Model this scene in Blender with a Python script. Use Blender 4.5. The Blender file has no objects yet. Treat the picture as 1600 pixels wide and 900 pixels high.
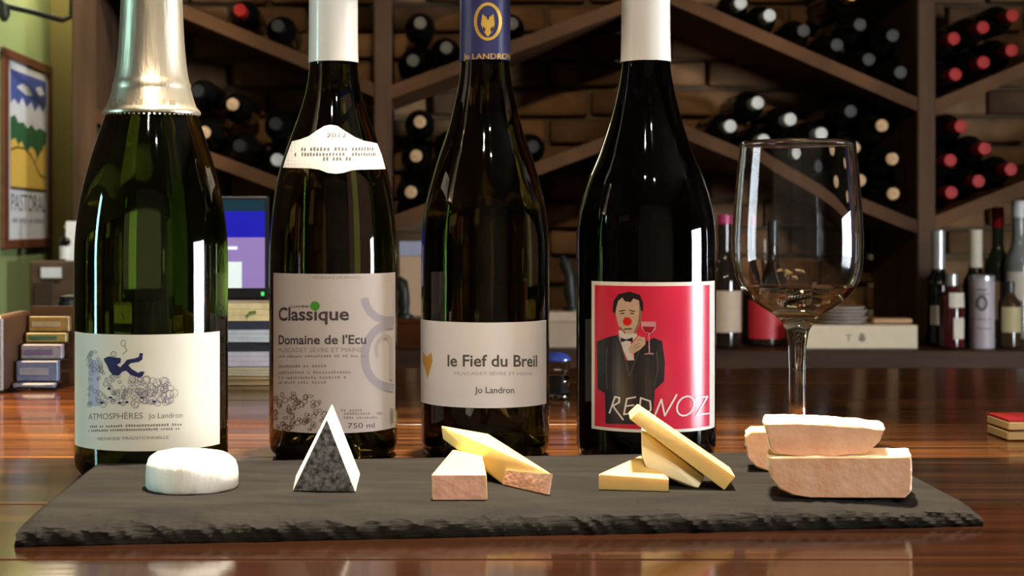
import bpy, bmesh, math, random
from mathutils import Vector, Matrix, noise
from mathutils.geometry import tessellate_polygon

scene = bpy.context.scene
COL = scene.collection
R = math.radians
random.seed(7)

# ------------------------------------------------------------------ camera
F, VX, VY = 2400.0, 660.0, 350.0       # focal length and vanishing point, in pixels of a 1600x900 frame
ZB = 1.07                              # bar top
H = 0.146                              # camera height above the bar
ZC = ZB + H
cam_d = bpy.data.cameras.new('camera')
cam = bpy.data.objects.new('camera', cam_d)
COL.objects.link(cam)
cam.location = (0, 0, ZC)
cam.rotation_euler = (R(90), 0, 0)
cam_d.sensor_width = 36
cam_d.lens = F / 1600 * 36
cam_d.shift_x = (800 - VX) / 1600
cam_d.shift_y = -(450 - VY) / 1600
cam_d.clip_start = 0.05
cam_d.dof.use_dof = True
cam_d.dof.focus_distance = 0.88
cam_d.dof.aperture_fstop = 22
scene.camera = cam

# ------------------------------------------------------------------ world, light, exposure
vs = scene.view_settings
vs.view_transform = 'Standard'
vs.look = 'None'
vs.gamma = 1
vs.use_curve_mapping = False
vs.exposure = 0.55
w = bpy.data.worlds.new('world')
scene.world = w
w.use_nodes = True
w.node_tree.nodes['Background'].inputs[0].default_value = (0.6, 0.7, 0.9, 1)
w.node_tree.nodes['Background'].inputs[1].default_value = 0.3
scene.cycles.use_denoising = True
scene.cycles.caustics_refractive = False
scene.cycles.caustics_reflective = False
scene.cycles.sample_clamp_indirect = 6.0


def spot(name, loc, aim, watts, col, size=60, blend=0.6, rad=0.03):
    d = bpy.data.lights.new(name, 'SPOT')
    d.energy = watts
    d.color = col
    d.spot_size = R(size)
    d.spot_blend = blend
    d.shadow_soft_size = rad
    o = bpy.data.objects.new(name, d)
    COL.objects.link(o)
    o.location = loc
    o.rotation_euler = (Vector(aim) - Vector(loc)).to_track_quat('-Z', 'Y').to_euler()
    return o


WARM = (1.0, 0.80, 0.56)
spot('ceiling_spot_board', (0.10, 0.98, 2.55), (0.05, 0.82, ZB), 330, (1.0, 0.87, 0.70), 34, 0.6, 0.05)
spot('ceiling_spot_front', (-0.12, -0.55, 2.6), (-0.02, 1.0, 1.17), 46, (1.0, 0.88, 0.72), 30, 0.6, 0.03)
spot('ceiling_spot_front_2', (0.45, -0.7, 2.6), (0.1, 1.0, 1.17), 34, (1.0, 0.90, 0.76), 30, 0.6, 0.03)
spot('ceiling_spot_left', (-0.66, 1.45, 2.6), (-0.46, 1.08, ZB), 480, (1.0, 0.70, 0.38), 28, 0.8, 0.05)
spot('rack_fill_spot', (0.1, 0.2, 2.65), (0.35, 4.2, 1.40), 85, (1.0, 0.76, 0.48), 34, 0.8, 0.06)  # added fill light to bring up the rack and bricks
spot('rack_fill_spot_2', (1.5, 0.6, 2.65), (1.5, 4.2, 1.25), 52, (1.0, 0.82, 0.62), 36, 0.8, 0.06)  # second added fill, for the right part of the rack
spot('wall_fill_spot', (-0.35, 2.7, 2.6), (-0.98, 3.9, 1.42), 95, (1.0, 0.90, 0.70), 40, 0.8, 0.05)  # added fill to brighten the poster and green wall
WINDOW_RIGHT = 52.0
WINDOW_LEFT = 24.0
SCONCE = 14.0


# ------------------------------------------------------------------ helpers
def W(px, py, Y):
    return Vector(((px - VX) / F * Y, Y, ZC - (py - VY) / F * Y))


def onz(px, py, z):
    Y = (ZC - z) * F / (py - VY)
    return W(px, py, Y)


MATS = {}


def mat(name, col, rough=0.5, metal=0.0, var=0.0, scale=8.0, bump=0.0, bscale=60.0, emit=0.0, spec=0.5,
        trans=0.0, ior=1.45, coat=0.0, stretch=(1, 1, 1), col2=None, sss=0.0, rand=0.0, detail=4.0, contrast=(0.3, 0.7)):
    """A principled material whose colour runs between two tones along a noise in object space."""
    if name in MATS:
        return MATS[name]
    m = bpy.data.materials.new(name)
    MATS[name] = m
    m.use_nodes = True
    nt = m.node_tree
    b = nt.nodes['Principled BSDF']
    L = nt.links.new
    b.inputs['Roughness'].default_value = rough
    b.inputs['Metallic'].default_value = metal
    b.inputs['Specular IOR Level'].default_value = spec
    b.inputs['Transmission Weight'].default_value = trans
    b.inputs['IOR'].default_value = ior
    b.inputs['Coat Weight'].default_value = coat
    b.inputs['Coat Roughness'].default_value = 0.08
    if sss:
        b.inputs['Subsurface Weight'].default_value = sss
        b.inputs['Subsurface Radius'].default_value = (0.008, 0.005, 0.003)
        b.inputs['Subsurface Scale'].default_value = 0.5
    tc = nt.nodes.new('ShaderNodeTexCoord')
    mp = nt.nodes.new('ShaderNodeMapping')
    mp.inputs['Scale'].default_value = stretch
    L(tc.outputs['Object'], mp.inputs['Vector'])
    if col2 is None:
        col2 = tuple(max(0, c * (1 - var)) for c in col)
        colA = tuple(min(1, c * (1 + var * 0.6)) for c in col)
    else:
        colA = col
    nz = nt.nodes.new('ShaderNodeTexNoise')
    nz.inputs['Scale'].default_value = scale
    nz.inputs['Detail'].default_value = detail
    vec = mp.outputs['Vector']
    if rand:
        oi = nt.nodes.new('ShaderNodeObjectInfo')
        sc_ = nt.nodes.new('ShaderNodeVectorMath')
        sc_.operation = 'ADD'
        ml = nt.nodes.new('ShaderNodeMath')
        ml.operation = 'MULTIPLY'
        ml.inputs[1].default_value = 37.0
        L(oi.outputs['Random'], ml.inputs[0])
        L(vec, sc_.inputs[0])
        L(ml.outputs[0], sc_.inputs[1])
        vec = sc_.outputs[0]
    L(vec, nz.inputs['Vector'])
    rp = nt.nodes.new('ShaderNodeValToRGB')
    rp.color_ramp.elements[0].position = contrast[0]
    rp.color_ramp.elements[1].position = contrast[1]
    rp.color_ramp.elements[0].color = (*col2, 1)
    rp.color_ramp.elements[1].color = (*colA, 1)
    L(nz.outputs['Fac'], rp.inputs['Fac'])
    out = rp.outputs['Color']
    if rand:
        hs = nt.nodes.new('ShaderNodeHueSaturation')
        mr = nt.nodes.new('ShaderNodeMapRange')
        mr.inputs['To Min'].default_value = 1 - rand
        mr.inputs['To Max'].default_value = 1 + rand
        L(oi.outputs['Random'], mr.inputs['Value'])
        L(mr.outputs[0], hs.inputs['Value'])
        L(out, hs.inputs['Color'])
        out = hs.outputs['Color']
    L(out, b.inputs['Base Color'])
    if emit:
        L(out, b.inputs['Emission Color'])
        b.inputs['Emission Strength'].default_value = emit
    if bump:
        n2 = nt.nodes.new('ShaderNodeTexNoise')
        n2.inputs['Scale'].default_value = bscale
        n2.inputs['Detail'].default_value = 5
        L(vec, n2.inputs['Vector'])
        bp = nt.nodes.new('ShaderNodeBump')
        bp.inputs['Strength'].default_value = bump
        bp.inputs['Distance'].default_value = 0.002
        L(n2.outputs['Fac'], bp.inputs['Height'])
        L(bp.outputs['Normal'], b.inputs['Normal'])
    return m


def flat(name, col, rough=0.6, **k):
    return mat(name, col, rough, var=k.pop('var', 0.06), scale=k.pop('scale', 40), **k)


class MB:
    """Collects shapes in one bmesh; build() links them as one mesh object."""

    def __init__(self):
        self.bm = bmesh.new()

    def box(self, c, s, rot=None):
        M = Matrix.Translation(c) @ (rot.to_4x4() if rot else Matrix()) @ Matrix.Diagonal((*s, 1))
        bmesh.ops.create_cube(self.bm, size=1, matrix=M)
        return self

    def span(self, a, b):
        a, b = Vector(a), Vector(b)
        return self.box((a + b) / 2, [abs(x) for x in (b - a)])

    def hull(self, pts):
        vs_ = [self.bm.verts.new(p) for p in pts]
        r = bmesh.ops.convex_hull(self.bm, input=vs_)
        junk = [g for g in r['geom_interior'] if isinstance(g, bmesh.types.BMVert)]
        if junk:
            bmesh.ops.delete(self.bm, geom=list(set(junk)), context='VERTS')
        return self

    def lathe(self, prof, seg=48, M=None, close=False):
        """prof: list of (r, z); r = 0 ends are closed by a point."""
        M = M or Matrix()
        rings = []
        for r, z in prof:
            if r < 1e-6:
                rings.append([self.bm.verts.new(M @ Vector((0, 0, z)))])
            else:
                rings.append([self.bm.verts.new(M @ Vector((r * math.sin(2 * math.pi * i / seg), -r * math.cos(2 * math.pi * i / seg), z))) for i in range(seg)])
        pairs = list(zip(rings, rings[1:]))
        if close:
            pairs.append((rings[-1], rings[0]))
        for a, b in pairs:
            for i in range(seg):
                j = (i + 1) % seg
                if len(a) == 1 and len(b) == 1:
                    continue
                if len(a) == 1:
                    self.bm.faces.new((a[0], b[j], b[i]))
                elif len(b) == 1:
                    self.bm.faces.new((a[i], a[j], b[0]))
                else:
                    self.bm.faces.new((a[i], a[j], b[j], b[i]))
        return self

    def tube(self, path, r, seg=10):
        path = [Vector(p) for p in path]
        rad = r if isinstance(r, (list, tuple)) else [r] * len(path)
        rings = []
        for i, p in enumerate(path):
            t = (path[min(i + 1, len(path) - 1)] - path[max(i - 1, 0)]).normalized()
            u = t.orthogonal().normalized() if abs(t.z) > 0.95 else t.cross(Vector((0, 0, 1))).normalized()
            v = t.cross(u)
            rings.append([self.bm.verts.new(p + rad[i] * (u * math.cos(2 * math.pi * k / seg) + v * math.sin(2 * math.pi * k / seg))) for k in range(seg)])
        for a, b in zip(rings, rings[1:]):
            for k in range(seg):
                self.bm.faces.new((a[k], a[(k + 1) % seg], b[(k + 1) % seg], b[k]))
        self.bm.faces.new(rings[0])
        self.bm.faces.new(rings[-1])
        return self

    def faces(self, verts, faces):
        vv = [self.bm.verts.new(v) for v in verts]
        for f in faces:
            self.bm.faces.new([vv[i] for i in f])
        return self

    def bevel(self, w_, seg=2):
        bmesh.ops.bevel(self.bm, geom=list(self.bm.edges), offset=w_, segments=seg, affect='EDGES', profile=0.6)
        return self

    def subdiv(self, n):
        bmesh.ops.subdivide_edges(self.bm, edges=list(self.bm.edges), cuts=n, use_grid_fill=True)
        return self

    def jitter(self, amp, sc_, seed=0):
        for v in self.bm.verts:
            v.co += amp * noise.noise_vector(v.co * sc_ + Vector((seed * 3.1, seed * 1.7, 0)))
        return self

    def mesh(self, name, m, smooth=None):
        bmesh.ops.recalc_face_normals(self.bm, faces=list(self.bm.faces))
        me = bpy.data.meshes.new(name)
        if smooth is not None:
            ang = R(smooth)
            for f in self.bm.faces:
                f.smooth = True
            for e in self.bm.edges:
                if len(e.link_faces) == 2 and e.calc_face_angle(0) > ang:
                    e.smooth = False
        self.bm.to_mesh(me)
        self.bm.free()
        me.materials.append(m)
        return me

    def build(self, name, m, parent=None, smooth=None, origin=None):
        if origin is not None:
            bmesh.ops.translate(self.bm, verts=list(self.bm.verts), vec=-Vector(origin))
        o = bpy.data.objects.new(name, self.mesh(name, m, smooth))
        COL.objects.link(o)
        if origin is not None:
            o.location = origin
        o.parent = parent
        return o


def tag(o, label, cat, group=None):
    o['label'] = label
    o['category'] = cat
    if group:
        o['group'] = group
    return o


def thing(name, label, cat, loc=(0, 0, 0), group=None):
    o = bpy.data.objects.new(name, None)
    COL.objects.link(o)
    o.location = loc
    o.empty_display_size = 0.05
    return tag(o, label, cat, group)


def struct(o):
    o['kind'] = 'structure'
    return o


# ------------------------------------------------------------------ flat print: text, strokes, polygons
_txt = {}


def text_tris(body, bold=0.0):
    """Triangles of a text in a unit frame: x 0..1, cap height 1, baseline 0."""
    key = (body, bold)
    if key in _txt:
        return _txt[key]
    cu = bpy.data.curves.new('t', 'FONT')
    cu.body = 'H'
    cu.resolution_u = 3
    ob = bpy.data.objects.new('t', cu)
    COL.objects.link(ob)
    dg = bpy.context.evaluated_depsgraph_get()
    me = bpy.data.meshes.new_from_object(ob.evaluated_get(dg))
    cap = max(v.co.y for v in me.vertices)
    bpy.data.meshes.remove(me)
    cu.body = body
    cu.offset = bold
    bpy.context.view_layer.update()
    dg = bpy.context.evaluated_depsgraph_get()
    me = bpy.data.meshes.new_from_object(ob.evaluated_get(dg))
    xs = [v.co.x for v in me.vertices]
    x0, x1 = min(xs), max(xs)
    pts = [((v.co.x - x0) / (x1 - x0), v.co.y / cap) for v in me.vertices]
    me.calc_loop_triangles()
    tris = [[pts[i] for i in t.vertices] for t in me.loop_triangles]
    bpy.data.meshes.remove(me)
    bpy.data.objects.remove(ob)
    bpy.data.curves.remove(cu)
    _txt[key] = tris
    return tris


class Print:
    """2D triangles in pixel units, cut into narrow strips and laid on a surface by mapf(px, py, lift)."""

    def __init__(self, arc=None):
        self.t = []
        self.arc = arc               # (axis px, half width px): text keeps its spacing along the curve

    def poly(self, pts):
        for a, b, c in tessellate_polygon([[Vector((x, y, 0)) for x, y in pts]]):
            self.t.append([pts[a], pts[b], pts[c]])
        return self

    def rect(self, x0, y0, x1, y1):
        return self.poly([(x0, y0), (x1, y0), (x1, y1), (x0, y1)])

    def disc(self, x, y, rx, ry=None, n=20):
        ry = ry or rx
        return self.poly([(x + rx * math.cos(2 * math.pi * i / n), y + ry * math.sin(2 * math.pi * i / n)) for i in range(n)])

    def stroke(self, pts, wd):
        for (x0, y0), (x1, y1) in zip(pts, pts[1:]):
            d = math.hypot(x1 - x0, y1 - y0) or 1
            ex, ey = (x1 - x0) / d * wd * 0.35, (y1 - y0) / d * wd * 0.35
            nx, ny = -(y1 - y0) / d * wd / 2, (x1 - x0) / d * wd / 2
            q = [(x0 - ex + nx, y0 - ey + ny), (x1 + ex + nx, y1 + ey + ny), (x1 + ex - nx, y1 + ey - ny), (x0 - ex - nx, y0 - ey - ny)]
            self.t += [[q[0], q[1], q[2]], [q[0], q[2], q[3]]]
        return self

    def curve(self, pts, wd, n=7):
        out = []
        for i in range(len(pts) - 1):
            p = [Vector(pts[max(0, min(len(pts) - 1, k))]) for k in (i - 1, i, i + 1, i + 2)]
            for k in range(n):
                t = k / n
                out.append(tuple(0.5 * (2 * p[1] + (p[2] - p[0]) * t + (2 * p[0] - 5 * p[1] + 4 * p[2] - p[3]) * t * t + (3 * p[1] - p[0] - 3 * p[2] + p[3]) * t ** 3)))
        out.append(tuple(pts[-1]))
        q = []
        for i, (x, y) in enumerate(out):
            a, b = out[max(0, i - 1)], out[min(len(out) - 1, i + 1)]
            d = math.hypot(b[0] - a[0], b[1] - a[1]) or 1
            nx, ny = -(b[1] - a[1]) / d * wd / 2, (b[0] - a[0]) / d * wd / 2
            q.append(((x + nx, y + ny), (x - nx, y - ny)))
        for (a, b), (c, d) in zip(q, q[1:]):
            self.t += [[a, b, d], [a, d, c]]
        return self

    def ring(self, x, y, rx, ry, wd, n=14, rot=0.0, a0=0, a1=360):
        pts = []
        for i in range(n + 1):
            a = R(a0 + (a1 - a0) * i / n)
            cx, cy = rx * math.cos(a), ry * math.sin(a)
            pts.append((x + cx * math.cos(rot) - cy * math.sin(rot), y + cx * math.sin(rot) + cy * math.cos(rot)))
        return self.stroke(pts, wd)

    def _ux(self, x0, x1):
        if not self.arc:
            return lambda u: x0 + (x1 - x0) * u
        ax, hw = self.arc
        f0, f1 = [math.asin(max(-.985, min(.985, (x - ax) / hw))) for x in (x0, x1)]
        return lambda u: ax + hw * math.sin(f0 + (f1 - f0) * u)

    def text(self, body, x0, x1, base, cap, bold=0.0, slant=0.0):
        ux = self._ux(x0, x1)
        for tr in text_tris(body, bold):
            self.t.append([(ux(x), base - y * cap + slant * (x - 0.5)) for x, y in tr])
        return self

    def greek(self, x0, x1, y, h, seed=0, gap=0.45):
        """a line of tiny unreadable print"""
        rnd = random.Random(seed)
        ux = self._ux(x0, x1)
        n = max(4, int((x1 - x0) / (h * 0.9)))
        i = 0
        while i < n:
            if rnd.random() > 0.16:
                u0, u1 = i / n, (i + 1 - gap * rnd.uniform(.6, 1)) / n
                a, b = ux(u0), ux(u1)
                yy = y - h * rnd.uniform(.65, 1)
                self.t += [[(a, y), (b, y), (b, yy)], [(a, y), (b, yy), (a, yy)]]
            i += 1
        return self

    def lay(self, name, m, parent, mapf, lift, step=7.0, sub=False):
        bm = bmesh.new()
        for tr in self.t:
            v = [bm.verts.new((x, y, 0)) for x, y in tr]
            try:
                bm.faces.new(v)
            except ValueError:
                pass
        xs = [v.co.x for v in bm.verts]
        ys = [v.co.y for v in bm.verts]
        if step:
            k = math.floor(min(xs) / step) * step + step
            while k < max(xs):
                bmesh.ops.bisect_plane(bm, geom=bm.verts[:] + bm.edges[:] + bm.faces[:], plane_co=(k, 0, 0), plane_no=(1, 0, 0))
                k += step
        if sub:
            k = math.floor(min(ys) / step) * step + step
            while k < max(ys):
                bmesh.ops.bisect_plane(bm, geom=bm.verts[:] + bm.edges[:] + bm.faces[:], plane_co=(0, k, 0), plane_no=(0, 1, 0))
                k += step
        bmesh.ops.remove_doubles(bm, verts=bm.verts[:], dist=1e-4)
        for v in bm.verts:
            v.co = mapf(v.co.x, v.co.y, lift)
        me = bpy.data.meshes.new(name)
        bm.to_mesh(me)
        bm.free()
        me.materials.append(m)
        o = bpy.data.objects.new(name, me)
        COL.objects.link(o)
        o.parent = parent
        return o


# ------------------------------------------------------------------ materials
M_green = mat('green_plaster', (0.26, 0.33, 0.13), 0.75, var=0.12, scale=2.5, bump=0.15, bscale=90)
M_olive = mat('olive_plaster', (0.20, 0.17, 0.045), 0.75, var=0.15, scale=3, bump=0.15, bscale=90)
M_plain = mat('tan_plaster', (0.28, 0.22, 0.15), 0.8, var=0.1, scale=2)
M_ceil = mat('dark_ceiling', (0.10, 0.08, 0.06), 0.8, var=0.2, scale=2)
M_floor = mat('floor_wood', (0.10, 0.06, 0.035), 0.4, var=0.4, scale=3, stretch=(1, 8, 1))
M_mortar = mat('mortar', (0.15, 0.098, 0.052), 0.9, var=0.25, scale=12, bump=0.4, bscale=80)
M_brick = mat('brick', (0.30, 0.165, 0.075), 0.85, col2=(0.13, 0.062, 0.026), scale=9, bump=0.6, bscale=55, rand=0.35, contrast=(0.3, 0.75))
M_rack = mat('rack_wood', (0.135, 0.062, 0.027), 0.6, col2=(0.055, 0.025, 0.011), spec=0.12, scale=5, stretch=(1, 1, 1), bump=0.2, bscale=40, rand=0.12)
M_post = mat('rack_post_wood', (0.115, 0.064, 0.036), 0.6, spec=0.12, col2=(0.055, 0.03, 0.018), scale=6, stretch=(3, 3, 0.4), bump=0.2, bscale=40, rand=0.1)
M_counter = mat('counter_wood', (0.075, 0.036, 0.017), 0.5, spec=0.12, col2=(0.03, 0.015, 0.008), scale=5, stretch=(0.5, 6, 6), bump=0.1)


def plank_mat(name, light, dark, streak):
    m = mat(name, light, 0.11, col2=dark, scale=3.2, stretch=(0.9, 22, 4), rand=0.12, detail=7, contrast=(0.33, 0.68), spec=0.32)
    nt = m.node_tree
    b = nt.nodes['Principled BSDF']
    b.inputs['Coat Roughness'].default_value = 0.05
    src = b.inputs['Base Color'].links[0].from_socket
    tc = nt.nodes.new('ShaderNodeTexCoord')
    mp = nt.nodes.new('ShaderNodeMapping')
    mp.inputs['Scale'].default_value = (0.8, 46, 3)
    nz = nt.nodes.new('ShaderNodeTexNoise')
    nz.inputs['Scale'].default_value = 2.4
    nz.inputs['Detail'].default_value = 3
    rp = nt.nodes.new('ShaderNodeValToRGB')
    rp.color_ramp.elements[0].position = 0.56
    rp.color_ramp.elements[1].position = 0.72
    mx = nt.nodes.new('ShaderNodeMix')
    mx.data_type = 'RGBA'
    nt.links.new(tc.outputs['Object'], mp.inputs['Vector'])
    nt.links.new(mp.outputs[0], nz.inputs['Vector'])
    nt.links.new(nz.outputs['Fac'], rp.inputs['Fac'])
    nt.links.new(rp.outputs['Color'], mx.inputs['Factor'])
    nt.links.new(src, mx.inputs['A'])
    mx.inputs['B'].default_value = (*streak, 1)
    nt.links.new(mx.outputs['Result'], b.inputs['Base Color'])
    # faint unevenness of the varnish
    n2 = nt.nodes.new('ShaderNodeTexNoise')
    n2.inputs['Scale'].default_value = 1.0
    m2 = nt.nodes.new('ShaderNodeMapping')
    m2.inputs['Scale'].default_value = (6, 60, 6)
    bp = nt.nodes.new('ShaderNodeBump')
    bp.inputs['Strength'].default_value = 0.07
    bp.inputs['Distance'].default_value = 0.0015
    nt.links.new(tc.outputs['Object'], m2.inputs['Vector'])
    nt.links.new(m2.outputs[0], n2.inputs['Vector'])
    nt.links.new(n2.outputs['Fac'], bp.inputs['Height'])
    nt.links.new(bp.outputs['Normal'], b.inputs['Normal'])
    return m


M_plankA = plank_mat('bar_wood_brown', (0.12, 0.042, 0.012), (0.022, 0.008, 0.0035), (0.24, 0.09, 0.024))
M_plankB = plank_mat('bar_wood_dark', (0.022, 0.011, 0.006), (0.008, 0.005, 0.003), (0.05, 0.022, 0.009))
M_plankC = plank_mat('bar_wood_red', (0.085, 0.027, 0.009), (0.018, 0.006, 0.003), (0.19, 0.065, 0.018))

M_plankD = plank_mat('bar_wood_mahogany', (0.026, 0.009, 0.0035), (0.008, 0.003, 0.0018), (0.050, 0.017, 0.006))

# ------------------------------------------------------------------ the room
XL = (79 - VX) / F * 4.2         # left wall
YB = 4.25                        # brick wall behind the rack
XR, YF, ZT = 2.9, -2.2, 2.75

struct(MB().span((XL - 0.1, YF - 0.1, -0.05), (XR + 0.1, YB + 0.1, 0)).build('floor', M_floor))
struct(MB().span((XL - 0.1, YF - 0.1, ZT), (XR + 0.1, YB + 0.1, ZT + 0.05)).build('ceiling', M_ceil))
wall_back = struct(MB().span((XL - 0.1, YB, 0), (XR + 0.1, YB + 0.1, ZT)).build('wall_back', M_mortar))
struct(MB().span((XL - 0.1, YF - 0.1, 0), (XR + 0.1, YF, ZT)).build('wall_front', M_plain))
# right wall with its window opening
WY0, WY1, WZ0, WZ1 = 0.02, 1.16, 0.72, 1.50
wr = MB()
wr.span((XR, YF, 0), (XR + 0.1, WY0, ZT)).span((XR, WY1, 0), (XR + 0.1, YB, ZT))
wr.span((XR, WY0, 0), (XR + 0.1, WY1, WZ0)).span((XR, WY0, WZ1), (XR + 0.1, WY1, ZT))
struct(wr.build('wall_right', M_plain))
# left wall with a narrow side light near the bar
LY0, LY1, LZ0, LZ1 = 0.69, 0.765, 0.9, 1.50
YS = 2.7                         # unseen near stretch, coloured dark to keep bottle reflections dark; green plaster beyond
M_dark_wall = mat('dark_reflection_wall', (0.045, 0.025, 0.015), 0.6, var=0.3, scale=4, stretch=(1, 6, 0.6), spec=0.2)
wl = MB()
wl.span((XL - 0.1, YF, 0), (XL, LY0, ZT)).span((XL - 0.1, LY1, 0), (XL, YS, ZT))
wl.span((XL - 0.1, LY0, 0), (XL, LY1, LZ0)).span((XL - 0.1, LY0, LZ1), (XL, LY1, ZT))
struct(wl.build('wall_left_front', M_dark_wall))
struct(MB().span((XL - 0.1, YS, 0), (XL, YB, ZT)).build('wall_left', M_green))
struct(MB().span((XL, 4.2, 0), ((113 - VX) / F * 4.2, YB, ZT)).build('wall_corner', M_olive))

M_day_r = flat('daylight_pane', (0.86, 0.93, 1.0), 0.2, emit=WINDOW_RIGHT, var=0.0)
M_day_l = flat('teal_daylight_pane', (0.45, 0.9, 0.95), 0.2, emit=WINDOW_LEFT, var=0.0)
M_frame = flat('window_frame_paint', (0.25, 0.22, 0.18), 0.5)
w1 = struct(MB().span((XR + 0.06, WY0, WZ0), (XR + 0.07, WY1, WZ1)).build('window_1', M_day_r))
fr = MB()
for y in (WY0 + 0.02, WY1 - 0.02):
    fr.span((XR + 0.0, y - 0.02, WZ0), (XR + 0.06, y + 0.02, WZ1))
for z in (WZ0 + 0.02, WZ1 - 0.02):
    fr.span((XR + 0.0, WY0 + 0.04, z - 0.02), (XR + 0.06, WY1 - 0.04, z + 0.02))
fr.build('window_frame', M_frame, w1)
w2 = struct(MB().span((XL - 0.05, LY0, LZ0), (XL - 0.04, LY1, LZ1)).build('window_2', M_day_l))

# bricks of the back wall where the picture can show them
rnd = random.Random(3)
brick_me = []
for k in range(5):
    b = MB().box((0, 0, 0), (0.205, 0.05, 0.064)).bevel(0.006, 1).subdiv(1)
    b.jitter(0.004, 14, k)
    brick_me.append(b.mesh('brick', M_brick, 50))
x_lo, x_hi = W(118, 0, YB).x, W(1640, 0, YB).x
z = ZC - 0.36
row = 0
while z < ZC + 0.68:
    x = x_lo + 0.1 + (0.11 if row % 2 else 0)
    while x < x_hi + 0.1:
        o = bpy.data.objects.new('brick', rnd.choice(brick_me))
        COL.objects.link(o)
        o.parent = wall_back
        o.location = (x + rnd.uniform(-.004, .004), YB - 0.008 + rnd.uniform(-.006, .004), z + rnd.uniform(-.003, .003))
        o.rotation_euler = (0, rnd.uniform(-.015, .015), rnd.uniform(-.02, .02))
        x += 0.219
    z += 0.077
    row += 1

# ------------------------------------------------------------------ bar counter
bar = thing('bar_counter', 'long polished reddish-brown plank bar top in the foreground', 'bar', (0.5, 0.9, 0))
edges = [0.30, 0.42, 0.545, 0.668, 0.80, 0.962, 1.118, 1.272, 1.412, 1.557]
kinds = [M_plankA, M_plankD, M_plankD, M_plankD, M_plankB, M_plankA, M_plankA, M_plankC, M_plankA]
for i, (a, b) in enumerate(zip(edges, edges[1:])):
    m = MB().box((0, 0, 0), (1.9 - (XL + 0.01), b - a - 0.0012, 0.04)).bevel(0.0012, 1)
    o = m.build('plank', kinds[i], bar)
    o.location = ((1.9 + XL + 0.01) / 2 - 0.5, (a + b) / 2 - 0.9, ZB - 0.02)
MB().span((XL + 0.01, 0.38, 0.0), (1.86, 0.42, ZB - 0.041)).build('front_panel', M_counter, bar, origin=(0.5, 0.9, 0)).location = (0, 0, 0)
MB().span((XL + 0.01, 1.44, 0.0), (1.86, 1.48, ZB - 0.041)).build('back_panel', M_counter, bar, origin=(0.5, 0.9, 0)).location = (0, 0, 0)

# ------------------------------------------------------------------ back counter
CT = ZC - 0.293                  # back counter top
bc = thing('back_counter', 'dark brown wooden back counter running along under the wine rack', 'counter', (1.0, 3.9, 0))
o_ = Vector((1.0, 3.9, 0))
for nm, a, b in (('counter_top', (XL + 0.01, 3.55, CT - 0.045), (XR - 0.02, 4.19, CT)),
                 ('counter_front', (XL + 0.01, 3.60, 0), (XR - 0.02, 3.64, CT - 0.046)),
                 ('counter_back', (XL + 0.01, 4.15, 0), (XR - 0.02, 4.19, CT - 0.046))):
    mb = MB().span(Vector(a) - o_, Vector(b) - o_)
    if nm == 'counter_top':
        mb.bevel(0.006, 2)
    mb.build(nm, M_counter, bc)

# ------------------------------------------------------------------ wine rack
RY0, RY1 = 3.80, 4.18
rack = thing('wine_rack', 'brown wooden wine rack with zigzag slanted shelves against the brick wall', 'rack', (0.3, 4.0, CT))
ro = Vector((0.3, 4.0, CT))
TOPZ = ZC + 0.80
posts = [(131, 38), (598, 28), (1016, 28), (1448, 28), (1872, 28)]
pX = []
for px, wd in posts:
    c = (px - VX) / F * RY0
    h = wd / F * RY0 / 2
    pX.append((c, h))
    MB().span(Vector((c - h, RY0, CT + 0.001)) - ro, Vector((c + h, RY1, TOPZ)) - ro).bevel(0.003, 1).build('post', M_post, rack)


def pz(py):
    return ZC - (py - VY) / F * RY0


# shelf top lines: (bay, y at left post centre, y at right post centre)
shelf_px = [(0, -58, 135), (0, 163, 338), (1, 138, -17), (1, 343, 187), (2, -30, 158), (2, 173, 350), (3, 162, -18), (3, 343, 175),
            (0, -245, -52), (1, -50, -200), (2, -215, -30), (3, -25, -205)]
SHELF = []
for bay, ya, yb in shelf_px:
    xa, xb = pX[bay][0] + pX[bay][1], pX[bay + 1][0] - pX[bay + 1][1]
    ca, cb = pX[bay][0], pX[bay + 1][0]
    f = lambda x: pz(ya + (yb - ya) * (x - ca) / (cb - ca))
    za, zb = f(xa), f(xb)
    SHELF.append((bay, xa, za, xb, zb))
    if min(za, zb) > TOPZ:
        continue
    t = 0.034
    v = [(xa, RY0 + .004, za), (xb, RY0 + .004, zb), (xb, RY0 + .004, zb - t), (xa, RY0 + .004, za - t),
         (xa, RY1, za), (xb, RY1, zb), (xb, RY1, zb - t), (xa, RY1, za - t)]
    MB().faces([Vector(p) - ro for p in v], [(0, 3, 2, 1), (4, 5, 6, 7), (0, 1, 5, 4), (2, 3, 7, 6), (1, 2, 6, 5), (0, 4, 7, 3)]).build('shelf', M_rack, rack)
MB().span(Vector((pX[0][0] + .03, RY0, TOPZ)) - ro, Vector((pX[-1][0], RY1, TOPZ + 0.03)) - ro).build('top_board', M_post, rack)

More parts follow.
